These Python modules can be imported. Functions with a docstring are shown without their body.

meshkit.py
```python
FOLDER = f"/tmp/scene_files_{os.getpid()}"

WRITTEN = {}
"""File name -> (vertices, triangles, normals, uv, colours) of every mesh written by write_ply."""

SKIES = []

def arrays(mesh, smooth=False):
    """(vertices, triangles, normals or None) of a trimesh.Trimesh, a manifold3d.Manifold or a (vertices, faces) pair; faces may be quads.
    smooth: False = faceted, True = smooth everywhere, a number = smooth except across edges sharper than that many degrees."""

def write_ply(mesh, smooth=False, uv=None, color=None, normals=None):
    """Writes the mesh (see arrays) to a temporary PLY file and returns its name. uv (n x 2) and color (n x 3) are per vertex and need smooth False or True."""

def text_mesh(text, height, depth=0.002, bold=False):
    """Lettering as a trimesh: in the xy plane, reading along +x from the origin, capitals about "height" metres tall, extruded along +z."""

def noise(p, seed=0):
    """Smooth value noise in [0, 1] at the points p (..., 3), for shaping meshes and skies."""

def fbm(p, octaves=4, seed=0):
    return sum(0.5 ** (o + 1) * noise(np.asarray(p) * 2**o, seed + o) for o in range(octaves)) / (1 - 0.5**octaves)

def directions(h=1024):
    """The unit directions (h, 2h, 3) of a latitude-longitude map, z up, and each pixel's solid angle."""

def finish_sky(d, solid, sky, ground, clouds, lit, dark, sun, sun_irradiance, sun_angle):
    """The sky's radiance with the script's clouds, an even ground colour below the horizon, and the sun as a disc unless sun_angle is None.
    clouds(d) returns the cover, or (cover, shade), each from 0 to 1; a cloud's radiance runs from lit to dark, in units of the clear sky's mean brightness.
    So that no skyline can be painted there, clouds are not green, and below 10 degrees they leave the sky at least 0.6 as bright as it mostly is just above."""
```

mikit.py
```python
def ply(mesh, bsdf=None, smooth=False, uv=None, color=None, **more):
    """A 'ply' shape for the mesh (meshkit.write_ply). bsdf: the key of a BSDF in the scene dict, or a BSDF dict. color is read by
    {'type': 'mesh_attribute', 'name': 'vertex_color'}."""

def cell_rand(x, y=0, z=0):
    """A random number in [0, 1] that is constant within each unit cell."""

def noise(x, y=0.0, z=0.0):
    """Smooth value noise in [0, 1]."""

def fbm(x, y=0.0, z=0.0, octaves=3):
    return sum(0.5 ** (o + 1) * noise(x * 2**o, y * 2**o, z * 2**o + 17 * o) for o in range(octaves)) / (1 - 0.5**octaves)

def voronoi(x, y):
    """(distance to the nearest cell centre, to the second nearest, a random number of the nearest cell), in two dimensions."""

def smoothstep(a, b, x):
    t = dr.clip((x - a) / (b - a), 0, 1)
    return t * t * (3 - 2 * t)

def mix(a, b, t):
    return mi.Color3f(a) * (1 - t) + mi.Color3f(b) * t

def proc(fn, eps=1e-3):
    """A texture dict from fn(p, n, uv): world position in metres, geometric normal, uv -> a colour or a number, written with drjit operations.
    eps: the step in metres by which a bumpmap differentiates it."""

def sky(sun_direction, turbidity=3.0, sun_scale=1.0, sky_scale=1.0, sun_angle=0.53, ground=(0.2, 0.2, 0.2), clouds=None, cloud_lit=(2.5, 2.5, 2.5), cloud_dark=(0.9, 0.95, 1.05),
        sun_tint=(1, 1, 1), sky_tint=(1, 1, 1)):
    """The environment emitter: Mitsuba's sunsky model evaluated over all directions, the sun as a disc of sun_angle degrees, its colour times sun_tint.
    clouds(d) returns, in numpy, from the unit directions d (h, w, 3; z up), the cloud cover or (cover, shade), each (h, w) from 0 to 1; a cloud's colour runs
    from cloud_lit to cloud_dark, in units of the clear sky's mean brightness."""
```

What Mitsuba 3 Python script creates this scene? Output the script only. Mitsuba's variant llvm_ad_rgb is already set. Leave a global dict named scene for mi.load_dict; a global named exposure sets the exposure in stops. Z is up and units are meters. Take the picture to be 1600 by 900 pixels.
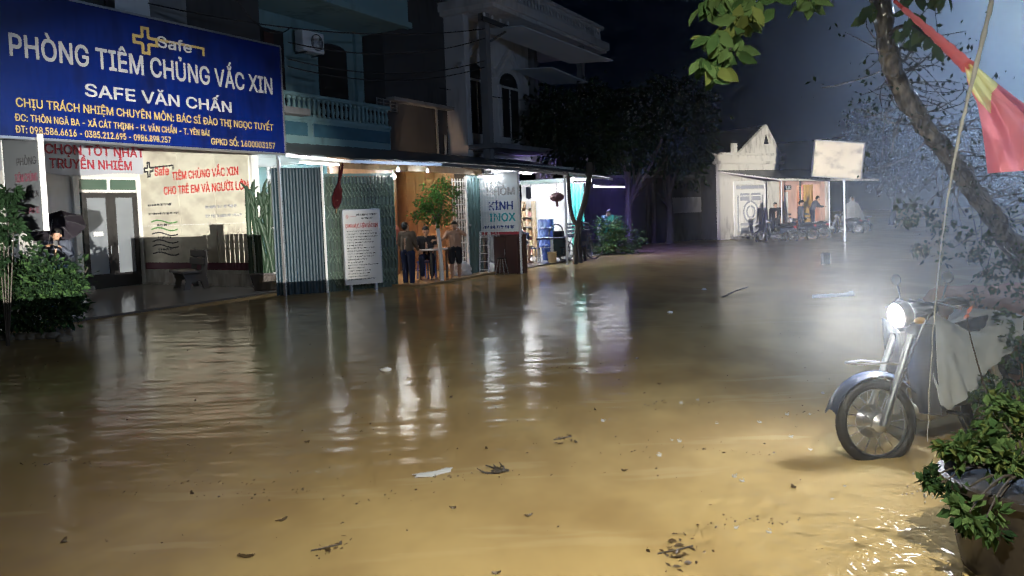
import math, random, numpy as np, trimesh, mitsuba as mi, mikit, meshkit, manifold3d as m3
import drjit as dr
from shapely.geometry import Polygon
from mikit import noise, fbm, voronoi, smoothstep, mix, cell_rand
T = mi.ScalarTransform4f
rng = random.Random(7); nr = np.random.default_rng(7)
scene, labels = {}, {}
def rgb(*c): return {'type': 'rgb', 'value': list(c)}

# ---------------------------------------------------------------- camera, sky, air, exposure
F0, CY = 1170.0, 390.0
PIT, ROL = math.radians(3.0), math.radians(2.1)
CAM = np.array([0, 0, 1.7]); FW = np.array([0, math.cos(PIT), -math.sin(PIT)]); RT0 = np.array([1., 0, 0]); UP0 = np.cross(RT0, FW)
RT = RT0*math.cos(ROL) - UP0*math.sin(ROL); UPV = UP0*math.cos(ROL) + RT0*math.sin(ROL)
scene['camera'] = {'type': 'perspective', 'fov': 2*math.degrees(math.atan(800/F0)), 'fov_axis': 'x', 'near_clip': .05, 'far_clip': 900.,
    'principal_point_offset_x': 0., 'principal_point_offset_y': (450-CY)/900,
    'to_world': T().look_at(origin=CAM.tolist(), target=(CAM+FW).tolist(), up=UPV.tolist()), 'medium': {'type': 'ref', 'id': 'air'}}
scene['sky'] = mikit.sky((.3, -.6, .5), sun_scale=0.0, sky_scale=.006, sky_tint=(.3, .75, 1.9))
scene['sky']['sampling_weight'] = 1.0
exposure = 0.0
# rainy air: thin everywhere, spray puffs added at the right to imitate lens glare
_z, _y, _x = np.meshgrid((np.arange(45)+.5)*.4-1.5, (np.arange(400)+.5)*.4-25, (np.arange(375)+.5)*.4-75, indexing='ij')
def _puff(a, x, y, z, sx, sy, sz): return a*np.exp(-((_x-x)/sx)**2-((_y-y)/sy)**2-((_z-z)/sz)**2)
_d = .00025+_puff(.18, 5.9, 8.2, 2.8, 1.75, 3., 2.8)+_puff(.1, 3.2, 5.1, 1.2, 1.2, .9, 1.1)+_puff(.5, 2.28, 4.76, 1., .55, .55, .55)+_puff(.07, 2.7, 3.9, 2.2, .7, .7, .8)
scene['air'] = {'type': 'heterogeneous', 'albedo': {'type': 'constvolume', 'value': rgb(.86, .93, .97)}, 'phase': {'type': 'hg', 'g': .3}, 'scale': 1.,
    'sigma_t': {'type': 'gridvolume', 'grid': mi.VolumeGrid(_d[..., None].astype(np.float32)), 'to_world': T().translate([-75, -25, -1.5]).scale([150, 160, 18])}}

def ray(x, y): return FW + RT*(x-800)/F0 - UPV*(y-CY)/F0
def gnd(x, y, z=0.):
    d = ray(x, y); return CAM + d*((z-CAM[2])/d[2])
def at(x, y, dep): return CAM + ray(x, y)*dep

# ---------------------------------------------------------------- helpers
class Fr:
    def __init__(s, o, yaw):
        a = math.radians(yaw); s.o = np.array(o, float)
        s.x = np.array([math.cos(a), math.sin(a), 0]); s.y = np.array([-math.sin(a), math.cos(a), 0]); s.z = np.array([0, 0, 1.]); s.yaw = yaw
    def loc(s, P):
        v = np.asarray(P)-s.o; return np.array([v@s.x, v@s.y, v@s.z])
    def Y(s, px, py, y=0):
        d = ray(px, py); return s.loc(CAM+d*(((s.o+s.y*y-CAM)@s.y)/(d@s.y)))
    def X(s, px, py, x=0):
        d = ray(px, py); return s.loc(CAM+d*(((s.o+s.x*x-CAM)@s.x)/(d@s.x)))
    def w(s, x, y, z=0): return s.o + s.x*x + s.y*y + s.z*z
    def mat(s):
        m = np.eye(4); m[:3, 0], m[:3, 1], m[:3, 2], m[:3, 3] = s.x, s.y, s.z, s.o; return m
W = Fr((0, 0, 0), 0)

def uniq(k):
    if k not in used: used.add(k); return k
    i = 1
    while f'{k}_{i:03d}' in used: i += 1
    used.add(f'{k}_{i:03d}'); return f'{k}_{i:03d}'
used = set()
def tag(k, label=None, cat=None, group=None, kind=None):
    d = labels.setdefault(k, {})
    for a, b in (('label', label), ('category', cat), ('group', group), ('kind', kind)):
        if b: d[a] = b
    return k
def thing(name, label, cat, group=None): return tag(uniq(name), label, cat, group)
def add(name, mesh, mat, parent=None, fr=None, smooth=False, m=None, **k):
    key = uniq(parent+'__'+name if parent else name)
    if isinstance(mesh, MB): mesh = mesh.get()
    d = mesh if isinstance(mesh, dict) else mikit.ply(mesh, mat, smooth, **k)
    M = fr.mat() if fr is not None else (m if m is not None else None)
    if M is not None: d = {**d, 'to_world': T(np.ascontiguousarray(M))}
    scene[key] = d
    return key
def emit(key, r, g, b): scene[key] = {**scene[key], 'emitter': {'type': 'area', 'radiance': rgb(r, g, b)}}

class MB:
    def __init__(s): s.v, s.f, s.n = [], [], 0
    def raw(s, v, f):
        v = np.asarray(v, float); f = np.asarray(f, int)
        if f.shape[1] == 4: f = np.vstack([f[:, [0, 1, 2]], f[:, [0, 2, 3]]])
        s.v.append(v); s.f.append(f+s.n); s.n += len(v); return s
    def mesh(s, t): return s.raw(t.vertices, t.faces)
    def box(s, x0, x1, y0, y1, z0, z1, c=0):
        if c:
            p = m3.Manifold.hull_points(np.array([[a, b, d] for (X, Yy, Z) in (((x0, x1), (y0+c, y1-c), (z0+c, z1-c)), ((x0+c, x1-c), (y0, y1), (z0+c, z1-c)), ((x0+c, x1-c), (y0+c, y1-c), (z0, z1))) for a in X for b in Yy for d in Z]))
            q = p.to_mesh(); return s.raw(q.vert_properties[:, :3], q.tri_verts)
        v = [[a, b, d] for d in (z0, z1) for b in (y0, y1) for a in (x0, x1)]
        return s.raw(v, [[0, 2, 3, 1], [4, 5, 7, 6], [0, 1, 5, 4], [2, 6, 7, 3], [0, 4, 6, 2], [1, 3, 7, 5]])
    def tube(s, pts, r, n=8, cap=True):
        p = np.asarray(pts, float); r = np.broadcast_to(np.asarray(r, float), (len(p),))
        t = np.gradient(p, axis=0); t /= np.linalg.norm(t, axis=1, keepdims=True)+1e-12
        a = np.cross(t[0], [0, 0, 1.] if abs(t[0][2]) < .9 else [1., 0, 0]); A = []
        for k in range(len(p)):
            a = a - t[k]*(a@t[k]); a /= np.linalg.norm(a); A.append(a)
        A = np.array(A); B = np.cross(t, A); g = np.arange(n)*2*np.pi/n
        v = (p[:, None]+r[:, None, None]*(np.cos(g)[None, :, None]*A[:, None]+np.sin(g)[None, :, None]*B[:, None])).reshape(-1, 3)
        f = [[i*n+j, i*n+(j+1) % n, (i+1)*n+(j+1) % n, (i+1)*n+j] for i in range(len(p)-1) for j in range(n)]
        s.raw(v, f)
        if cap:
            for e, o in ((0, 1), (len(p)-1, 0)):
                c = np.vstack([v[e*n:(e+1)*n], p[e]]); ff = [[j, (j+1) % n, n] if not o else [(j+1) % n, j, n] for j in range(n)]
                s.raw(c, ff)
        return s
    def bar(s, p, q, w, d=None, up=(0, 0, 1)):
        p, q = np.asarray(p, float), np.asarray(q, float); d = d or w; t = (q-p)/np.linalg.norm(q-p)
        a = np.cross(t, up)
        if np.linalg.norm(a) < .05: a = np.cross(t, [1., 0, 0])
        a /= np.linalg.norm(a); b = np.cross(a, t)
        v = [e+a*i*w/2+b*j*d/2 for e in (p, q) for i, j in ((-1, -1), (1, -1), (1, 1), (-1, 1))]
        return s.raw(v, [[0, 3, 2, 1], [4, 5, 6, 7], [0, 1, 5, 4], [1, 2, 6, 5], [2, 3, 7, 6], [3, 0, 4, 7]])
    def ball(s, c, r, sub=1):
        m = trimesh.creation.icosphere(subdivisions=sub); return s.raw(m.vertices*np.broadcast_to(r, (3,))+np.asarray(c), m.faces)
    def prism(s, poly, d, M=None):
        m = trimesh.creation.extrude_polygon(Polygon(poly) if not isinstance(poly, Polygon) else poly, d, engine='earcut')
        if M is not None: m.apply_transform(M)
        return s.mesh(m)
    def lathe(s, prof, n=24, M=None):
        prof = np.asarray(prof, float); g = np.arange(n)*2*np.pi/n
        v = np.stack([prof[:, 0][:, None]*np.cos(g), prof[:, 0][:, None]*np.sin(g), np.repeat(prof[:, 1][:, None], n, 1)], -1).reshape(-1, 3)
        f = [[i*n+j, i*n+(j+1) % n, (i+1)*n+(j+1) % n, (i+1)*n+j] for i in range(len(prof)-1) for j in range(n)]
        if M is not None: v = v@M[:3, :3].T+M[:3, 3]
        return s.raw(v, f)
    def grid(s, P, thick=0):
        P = np.asarray(P, float); a, b = P.shape[:2]
        f = [[i*b+j, (i+1)*b+j, (i+1)*b+j+1, i*b+j+1] for i in range(a-1) for j in range(b-1)]
        v = P.reshape(-1, 3)
        if not thick: return s.raw(v, f)
        m = trimesh.Trimesh(v, np.vstack([np.array(f)[:, [0, 1, 2]], np.array(f)[:, [0, 2, 3]]]), process=False)
        N = m.vertex_normals; s.raw(v+N*thick/2, f); s.raw(v-N*thick/2, np.array(f)[:, ::-1])
        rim = [i*b for i in range(a)]+[(a-1)*b+j for j in range(1, b)]+[i*b+b-1 for i in range(a-2, -1, -1)]+[j for j in range(b-2, 0, -1)]
        k = len(rim); vv = np.vstack([(v+N*thick/2)[rim], (v-N*thick/2)[rim]])
        return s.raw(vv, [[i, (i+1) % k, (i+1) % k+k, i+k] for i in range(k)])
    def get(s): return trimesh.Trimesh(np.vstack(s.v), np.vstack(s.f), process=False)
def RX90(x=0, y=0, z=0):      # text / prism plane xy -> frame xz, facing -y
    m = np.eye(4); m[:3, :3] = [[1, 0, 0], [0, 0, -1], [0, 1, 0]]; m[:3, 3] = (x, y, z); return m
def text(parent, s, x0, x1, z, h, mat, fr, y, name='lettering', bold=True, tilt=0., d=.006):
    m = meshkit.text_mesh(s, h, d, bold); b = m.bounds
    w = (x1-x0) if x1 else b[1][0]-b[0][0]
    v = m.vertices.copy(); v[:, 0] = x0+(v[:, 0]-b[0][0])*w/(b[1][0]-b[0][0]); v[:, 1] += tilt*(v[:, 0]-x0)
    v = np.stack([v[:, 0], y-v[:, 2], z+v[:, 1]], -1)
    return add(name, (v, m.faces), mat, parent, fr)
def words(parent, x0, x1, z, h, mat, fr, y, name='small_print', r=rng):
    B = MB(); x = x0                                   # print too small to read: strokes in word-sized runs
    while x < x1-h*.5:
        for _ in range(r.randint(2, 5)):
            w = h*r.uniform(.35, .6)
            if x+w > x1: break
            B.box(x, x+w*.3, y-.003, y, z, z+h*r.uniform(.7, 1)); B.box(x+w*.3, x+w*.95, y-.003, y, z+h*r.choice((0, .4, .75)), z+h*r.choice((.9, 1.)))
            x += w*1.15
        x += h*.45
    return B if parent is None else add(name, B, mat, parent, fr)

# ---------------------------------------------------------------- materials
def mat(name, *c, rough=.6, spec=.4, metal=0., two=True, **k):
    b = {'type': 'principled', 'base_color': c[0] if isinstance(c[0], dict) else rgb(*c), 'roughness': rough, 'specular': spec, 'metallic': metal, **k}
    scene[name] = {'type': 'twosided', 'b': b} if two else b
    return name
def stained(base, dirt, sc=1.3, amt=.6):
    def fn(p, n, uv):
        a = fbm(p.x*sc, p.y*sc, p.z*sc*.45, 4); b = fbm(p.x*sc*6, p.y*sc*6, p.z*sc*1.2, 3)
        low = smoothstep(.9, .05, p.z)*.5*smoothstep(.3, .6, b)
        t = dr.clip(smoothstep(.48, .75, a*.6+b*.4)*amt+low, 0, 1)
        return mix(base, dirt, t)
    return mikit.proc(fn)
PALE = mat('pale_plaster', stained((.62, .60, .58), (.33, .31, .28)), rough=.8)
WHITEW = mat('white_plaster', stained((.74, .74, .72), (.45, .43, .4)), rough=.75)
TEALW = mat('teal_plaster', stained((.17, .29, .31), (.08, .13, .13)), rough=.8)
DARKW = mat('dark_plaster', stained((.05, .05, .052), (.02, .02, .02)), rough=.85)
GREYW = mat('grey_plaster', stained((.22, .22, .22), (.09, .09, .09)), rough=.85)
FARW = mat('cream_plaster', stained((.64, .62, .57), (.24, .23, .21), 1.3, .95), rough=.8)
PINKW = mat('pink_plaster', stained((.62, .40, .33), (.36, .25, .2)), rough=.8)
TREADS = mat('wet_tile', .10, .095, .09, rough=.12, spec=.6)
CONC = mat('concrete', stained((.32, .31, .29), (.12, .12, .1), 3), rough=.7)
BLUE = mat('sign_blue', mikit.proc(lambda p, n, uv: mix((.0012, .013, .135), (.004, .009, .065), smoothstep(.42, .7, fbm(p.x*1.7, p.y*1.7, p.z*.7, 4))*.8+.2*smoothstep(.45, .65, fbm(p.x*9, p.y*9, p.z*1.2, 3)))), rough=.35, spec=.5)
WHITE = mat('sign_white', .70, .70, .70, rough=.5)
LETTER = mat('sign_letter', .46, .47, .5, rough=.5)
GOLD = mat('sign_gold', .44, .33, .13, rough=.5)
CREAM = mat('vinyl_cream', mikit.proc(lambda p, n, uv: mix((.66, .64, .54), (.5, .47, .39), smoothstep(.4, .7, fbm(p.x*1.5, p.y*1.5, p.z*2.2, 4)))), rough=.45)
GREYV = mat('vinyl_grey', .38, .40, .46, rough=.5)
RED = mat('ink_red', .50, .035, .03, rough=.5)
DRED = mat('ink_dark_red', .33, .03, .05, rough=.5)
INK = mat('ink_black', .03, .03, .035, rough=.5)
INKG = mat('ink_green', .09, .25, .07, rough=.5)
INKB = mat('ink_blue', .02, .05, .22, rough=.5)
TEALI = mat('ink_teal', .02, .32, .4, rough=.5)
GREYI = mat('ink_grey', .35, .36, .38, rough=.5)
STEEL = mat('steel', .45, .46, .48, rough=.35, metal=.8)
CHROME = mat('chrome', .75, .76, .78, rough=.15, metal=1.)
DSTEEL = mat('dark_steel', .06, .065, .07, rough=.45, spec=.5)
BLUESH = mat('blue_sheet', .014, .036, .055, rough=.55, spec=.4)
GREENP = mat('green_paint', .085, .14, .125, rough=.4, spec=.5)
GREENG = mat('gate_green', .03, .055, .045, rough=.4, spec=.6)
WHITEP = mat('white_paint', .75, .76, .77, rough=.4)
TIN = mat('roof_tin', .09, .095, .10, rough=.4, spec=.5)
TINP = mat('pale_tin', .5, .56, .6, rough=.45)
DOORF = mat('door_dark', .018, .017, .018, rough=.3, spec=.5)
FROST = mat('frosted_pane', .2, .22, .25, rough=.25, spec=.5)
GLASSG = mat('green_pane', .05, .1, .075, rough=.1, spec=.6)
BLACK = mat('black_void', .006, .006, .007, rough=.7)
RUBBER = mat('rubber', .016, .016, .018, rough=.55)
BARK = mat('bark', mikit.proc(lambda p, n, uv: mix((.06, .055, .05), (.2, .185, .165), smoothstep(.35, .7, fbm(p.x*26, p.y*26, p.z*9, 3)))), rough=.2, spec=.7)
BARK2 = mat('dull_bark', .05, .042, .035, rough=.7)
WOODW = mat('wood_wall', mikit.proc(lambda p, n, uv: mix((.34, .185, .10), (.21, .105, .055), fbm(p.x*9, p.y*9, p.z*1.3, 4))), rough=.45)
WOODP = mat('wood_pale', mikit.proc(lambda p, n, uv: mix((.32, .2, .1), (.2, .12, .06), fbm(p.x*20, p.y*20, p.z*3, 3))), rough=.6)
TANF = mat('tan_floor', mikit.proc(lambda p, n, uv: mix((.36, .26, .14), (.25, .17, .09), fbm(p.x*2, p.y*2, 0, 4))), rough=.2, spec=.5)
EARTH = mat('red_earth', mikit.proc(lambda p, n, uv: mix((.30, .15, .075), (.17, .085, .045), fbm(p.x*7, p.y*7, p.z*7, 4))), rough=.8)
SKIN = mat('skin', .42, .25, .17, rough=.5)
HAIR = mat('hair', .012, .011, .011, rough=.45)
CLOTHS = {n: mat('cloth_'+n, *c, rough=.85, spec=.2) for n, c in dict(black=(.014, .014, .018), navy=(.015, .02, .05), brown=(.10, .075, .055), grey=(.16, .17, .18), blue=(.05, .1, .19), pink=(.55, .2, .16), white=(.6, .6, .6), slate=(.07, .08, .11)).items()}
def leafmat(n, c, t, rough=.35):
    scene[n] = {'type': 'principledthin', 'base_color': rgb(*c), 'roughness': rough, 'spec_trans': 0., 'diff_trans': t, 'eta': 1.4}; return n
LEAF1 = leafmat('leaf_bright', (.075, .125, .045), .4)
LEAF2 = leafmat('leaf_mid', (.04, .08, .028), .35)
LEAF3 = leafmat('leaf_dark', (.014, .03, .014), .3)
LEAF4 = leafmat('leaf_yellow', (.12, .15, .045), .5)
LEAFS = [LEAF1, LEAF2, LEAF3]
DEADL = mat('dead_leaf', .06, .04, .02, rough=.4)
FLAGR = leafmat('flag_red', (.85, .3, .33), 1.2, .6)
FLAGY = leafmat('flag_yellow', (.88, .88, .45), 1.1, .6)
SHEETM = leafmat('sheet_plastic', (.62, .66, .68), .9, .3)
CLEARP = leafmat('coat_film', (.6, .62, .64), .9, .25)
UMB = leafmat('umbrella_cloth', (.03, .026, .034), .3, .6)
CURT = leafmat('green_curtain', (.06, .5, .33), .6, .7)
LANT = leafmat('lantern_paper', (.10, .055, .055), .15, .7)
BLUEP = mat('blue_plastic', .04, .07, .3, rough=.35)
BIKEB = mat('bike_blue', .012, .02, .045, rough=.2, spec=.6, clearcoat=.8)
SIGNOLD = mat('old_signboard', mikit.proc(lambda p, n, uv: mix((.58, .52, .42), (.24, .21, .18), smoothstep(.5, .78, fbm(p.x*1.9+3, p.z*2.6, p.y*.5, 4)))), rough=.6)
GOLDC = mat('gold_curtain', .45, .27, .06, rough=.7)
TEALT = mat('blue_tile', mikit.proc(lambda p, n, uv: mix((.04, .11, .16), (.07, .17, .22), fbm(p.x*5, p.y*5, p.z*5, 3))), rough=.3)
scene['water_white'] = {'type': 'twosided', 'b': {'type': 'roughplastic', 'diffuse_reflectance': rgb(.4, .4, .38), 'int_ior': 1.33, 'alpha': .08}}
scene['glass'] = {'type': 'thindielectric'}

# ---------------------------------------------------------------- flood water, ground, haze
def waves(p, n, uv):
    amp = .4+.8*smoothstep(.35, .75, fbm(p.x*.35, p.y*.22, 3., 2))
    a = noise(p.x*.8+.3*p.y, p.y*1.5)*.3+fbm(p.x*1.8+.5*p.y, p.y*6.2, 0., 2)*.42+noise(p.x*6, p.y*17-2*p.x, 5.)*.085+noise(p.x*20, p.y*36)*.02
    near = dr.exp(-(dr.square(p.x-1.9)+dr.square(p.y-3.4))/1.5)      # rain and the poured water chop the surface round the motorbike
    return a*amp+near*(noise(p.x*11, p.y*13, 4.)*1.2+noise(p.x*27, p.y*29, 8.)*.5)
def mud(p, n, uv):
    a = fbm(p.x*.35+2, p.y*.3, 0., 4); b = fbm(p.x*2.2, p.y*1.4+a*3, 9., 4)
    return mix(mix((.35, .258, .118), (.25, .172, .077), smoothstep(.3, .7, a*.55+b*.45)), (.42, .34, .2), .25*smoothstep(.66, .8, fbm(p.x*1.1+a*2, p.y*5.+a*3, 4., 4)))
scene['muddy_water'] = {'type': 'bumpmap', 'arbitrary': mikit.proc(waves, .006), 'scale': .017,
    'b': {'type': 'roughplastic', 'diffuse_reflectance': mikit.proc(mud), 'int_ior': 1.33, 'alpha': .024, 'specular_reflectance': rgb(.75, .75, .75), 'nonlinear': False}}
g = np.array([[-70, -20, 0], [70, -20, 0], [70, 130, 0], [-70, 130, 0.]])
tag(add('flood_water', (g, np.array([[0, 1, 2, 3]])), 'muddy_water'), 'brown flood water covering the whole street', kind='structure')
tag(add('ground', (np.array([[-70, -20, -.45], [70, -20, -.45], [70, 130, -.45], [-70, 130, -.45]]), np.array([[0, 1, 2, 3]])), EARTH), 'earth under the flood', kind='structure')
scene['haze'] = {'type': 'cube', 'to_world': T().translate([0, 55, 7.5]).scale([75, 80, 9.]), 'bsdf': {'type': 'null'}, 'interior': {'type': 'ref', 'id': 'air'}}
tag('haze', kind='stuff')

# ---------------------------------------------------------------- clinic on the left (frame C: x along the row, y into the buildings)
C = Fr((-5, 16.3, 0), 60)
MU = Fr(C.w(1.2, 6.7), -30)                      # the side wall that carries the printed panels: x from the inner corner to the street
B = MB().box(-9, 1.2, .9, 6.9, -.3, .045)
tag(add('terrace', B, TREADS, None, C), 'wet tiled terrace in front of the clinic door', kind='structure')
cl = thing('clinic', 'white clinic with a dark double door behind the blue signboard', 'building')
# door wall with its opening
B = MB().box(-9, -.52, 6.7, 6.9, 0, 4.04).box(1.18, 1.2, 6.7, 6.9, 0, 4.04).box(-.52, 1.18, 6.7, 6.9, 2.97, 4.04)
add('wall', B, PALE, cl, C)
add('wall', MB().box(0, 4.5, 0, .22, 0, 4.04), WHITEW, cl, MU)
add('pilaster', MB().box(-.66, -.5, 6.6, 6.7, 0, 2.97, .01), WHITEW, cl, C); add('pilaster', MB().box(1.08, 1.2, 6.6, 6.7, 0, 2.97, .01), WHITEW, cl, C)
add('plinth', MB().box(0, 4.5, -.05, 0, 0, .1).box(3.0, 4.5, -.08, -.05, 0, .36), PALE, cl, MU)
fr = add('transom', MB().box(-.5, 1.08, 6.62, 6.7, 2.56, 2.63).box(-.5, 1.08, 6.62, 6.7, 2.9, 2.97).box(.26, .33, 6.62, 6.7, 2.63, 2.9), WHITEW, cl, C)
for a, b in ((-.5, .26), (.33, 1.08)): add('pane', MB().box(a, b, 6.66, 6.68, 2.63, 2.9), GLASSG, fr, C)
for a, b in ((-.46, .31), (.31, 1.06)):
    dr_ = add('door_leaf', MB().box(a, a+.13, 6.6, 6.66, .05, 2.55).box(b-.13, b, 6.6, 6.66, .05, 2.55).box(a+.13, b-.13, 6.6, 6.66, 2.42, 2.55).box(a+.13, b-.13, 6.6, 6.66, .05, .42), DOORF, cl, C)
    add('pane', MB().box(a+.13, b-.13, 6.63, 6.645, .42, 2.42), FROST, dr_, C)
    if a < 0: add('paper_notice', MB().box(a+.27, a+.52, 6.615, 6.628, 1.42, 1.54), WHITE, dr_, C)
    add('handle', MB().tube([(b-.1 if a < 0 else a+.1, 6.55, .95), (b-.1 if a < 0 else a+.1, 6.55, 1.15)], .012), STEEL, dr_, C)
add('step', MB().box(-1.5, -.5, 6.2, 6.7, .045, .16), CONC, cl, C)
add('ceiling', MB().box(-9, 1.2, .15, 6.9, 4.05, 4.2), GREYW, cl, C)
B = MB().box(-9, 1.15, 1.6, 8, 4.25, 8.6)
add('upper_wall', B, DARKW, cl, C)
w = C.Y(170, 12, 1.5)[0], C.Y(224, 12, 1.5)[0]
add('column', MB().box(w[0], w[1], 1.3, 1.6, 4.25, 8.6), WHITEW, cl, C)
w = C.Y(222, 20, 1.5)[0], C.Y(300, 20, 1.5)[0]
add('upper_window', MB().box(w[0]+.15, w[1]-.1, 1.55, 1.6, 5.2, 7.4), GREYW, cl, C)
add('upper_window', MB().box(-4.4, -3.4, 1.55, 1.6, 5.6, 7.6), BLACK, cl, C)
add('conduit', MB().tube([(1.12, 6.57, .1), (1.12, 6.57, 3.0)], .025, 6), WHITEP, cl, C)
# printed panels on the side wall
wb = thing('wall_poster', 'cream printed poster of six panels on the clinic side wall', 'poster', None)
xs, zs = [.12, 1.72, 3.15, 4.42], [.44, 1.635, 3.7]
for i in range(3):
    for j in range(2):
        add('panel', MB().box(xs[i]+.008, xs[i+1]-.008, -.03, 0, zs[j]+.008, zs[j+1]-.008), CREAM, wb, MU)
add('band', MB().box(.14, 4.4, -.034, -.031, .455, .64), mat('ink_maroon', .16, .05, .08), wb, MU)
def cross(parent, x, z, s, mat_, f, y, name='cross_emblem'):
    o = s*.11; pts = [(0, .33), (.33, .33), (.33, 0), (.67, 0), (.67, .33), (1, .33), (1, .67), (.67, .67), (.67, 1), (.33, 1), (.33, .67), (0, .67)]
    P = Polygon([(a*s, b*s) for a, b in pts]); R = P.difference(P.buffer(-o))
    B = MB().prism(R, .006, RX90(x, y, z)); B.box(x+s, x+s*3.0, y-.006, y, z+s*.58, z+s*.67).box(x+s*2.9, x+s*3.0, y-.006, y, z+s*.34, z+s*.58)
    return add(name, B, mat_, parent, f)
cross(wb, .32, 2.95, .42, INK, MU, -.031); text(wb, 'Safe', .78, 1.38, 2.98, .22, RED, MU, -.031)
text(wb, 'TIÊM CHỦNG VẮC XIN', 1.5, 4.06, 2.83, .2, RED, MU, -.031)
text(wb, 'CHO TRẺ EM VÀ NGƯỜI LỚN', 1.12, 4.4, 2.46, .2, RED, MU, -.031)
for x0, x1, z, h, mm in ((.4, 1.4, 2.17, .06, INK), (.4, 1.72, 1.93, .06, INK), (2.75, 4.0, 2.03, .08, GREYI), (2.75, 4.1, 1.8, .08, GREYI)): words(wb, x0, x1, z, h, mm, MU, -.031)
for k, mm in enumerate((INKG, INK, INK)):
    z = 1.52-k*.33; X = np.linspace(.5, 1.6, 14); yy = .045*np.sin((X-.5)*5.5)
    for dz in (0, .2): add('wavy_ribbon', MB().prism([*zip(X, z+yy+dz), *zip(X[::-1], z+yy[::-1]+dz+.035)], .004, RX90(0, -.031, 0)), mm, wb, MU)
    words(wb, .75, 1.35, z+.1, .06, INK, MU, -.031)
# fabric banner above the door
bn = thing('door_banner', 'grey banner with red capital letters above the clinic door', 'banner')
N = 16; X = np.linspace(-2.6, 1.45, N); Z = np.linspace(3.02, 3.95, 6)
add('cloth', MB().grid([[(x, 6.42+.015*math.sin(x*6+z*3), z+.05*math.sin(x*2.2)*(3.95-z)) for z in Z] for x in X], .008), GREYV, bn, C)
text(bn, 'LỰA CHỌN TỐT NHẤT', -2.1, 1.2, 3.5, .23, DRED, C, 6.39)
text(bn, 'BỆNH TRUYỀN NHIỄM', -2.15, .83, 3.15, .23, DRED, C, 6.39)
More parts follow.
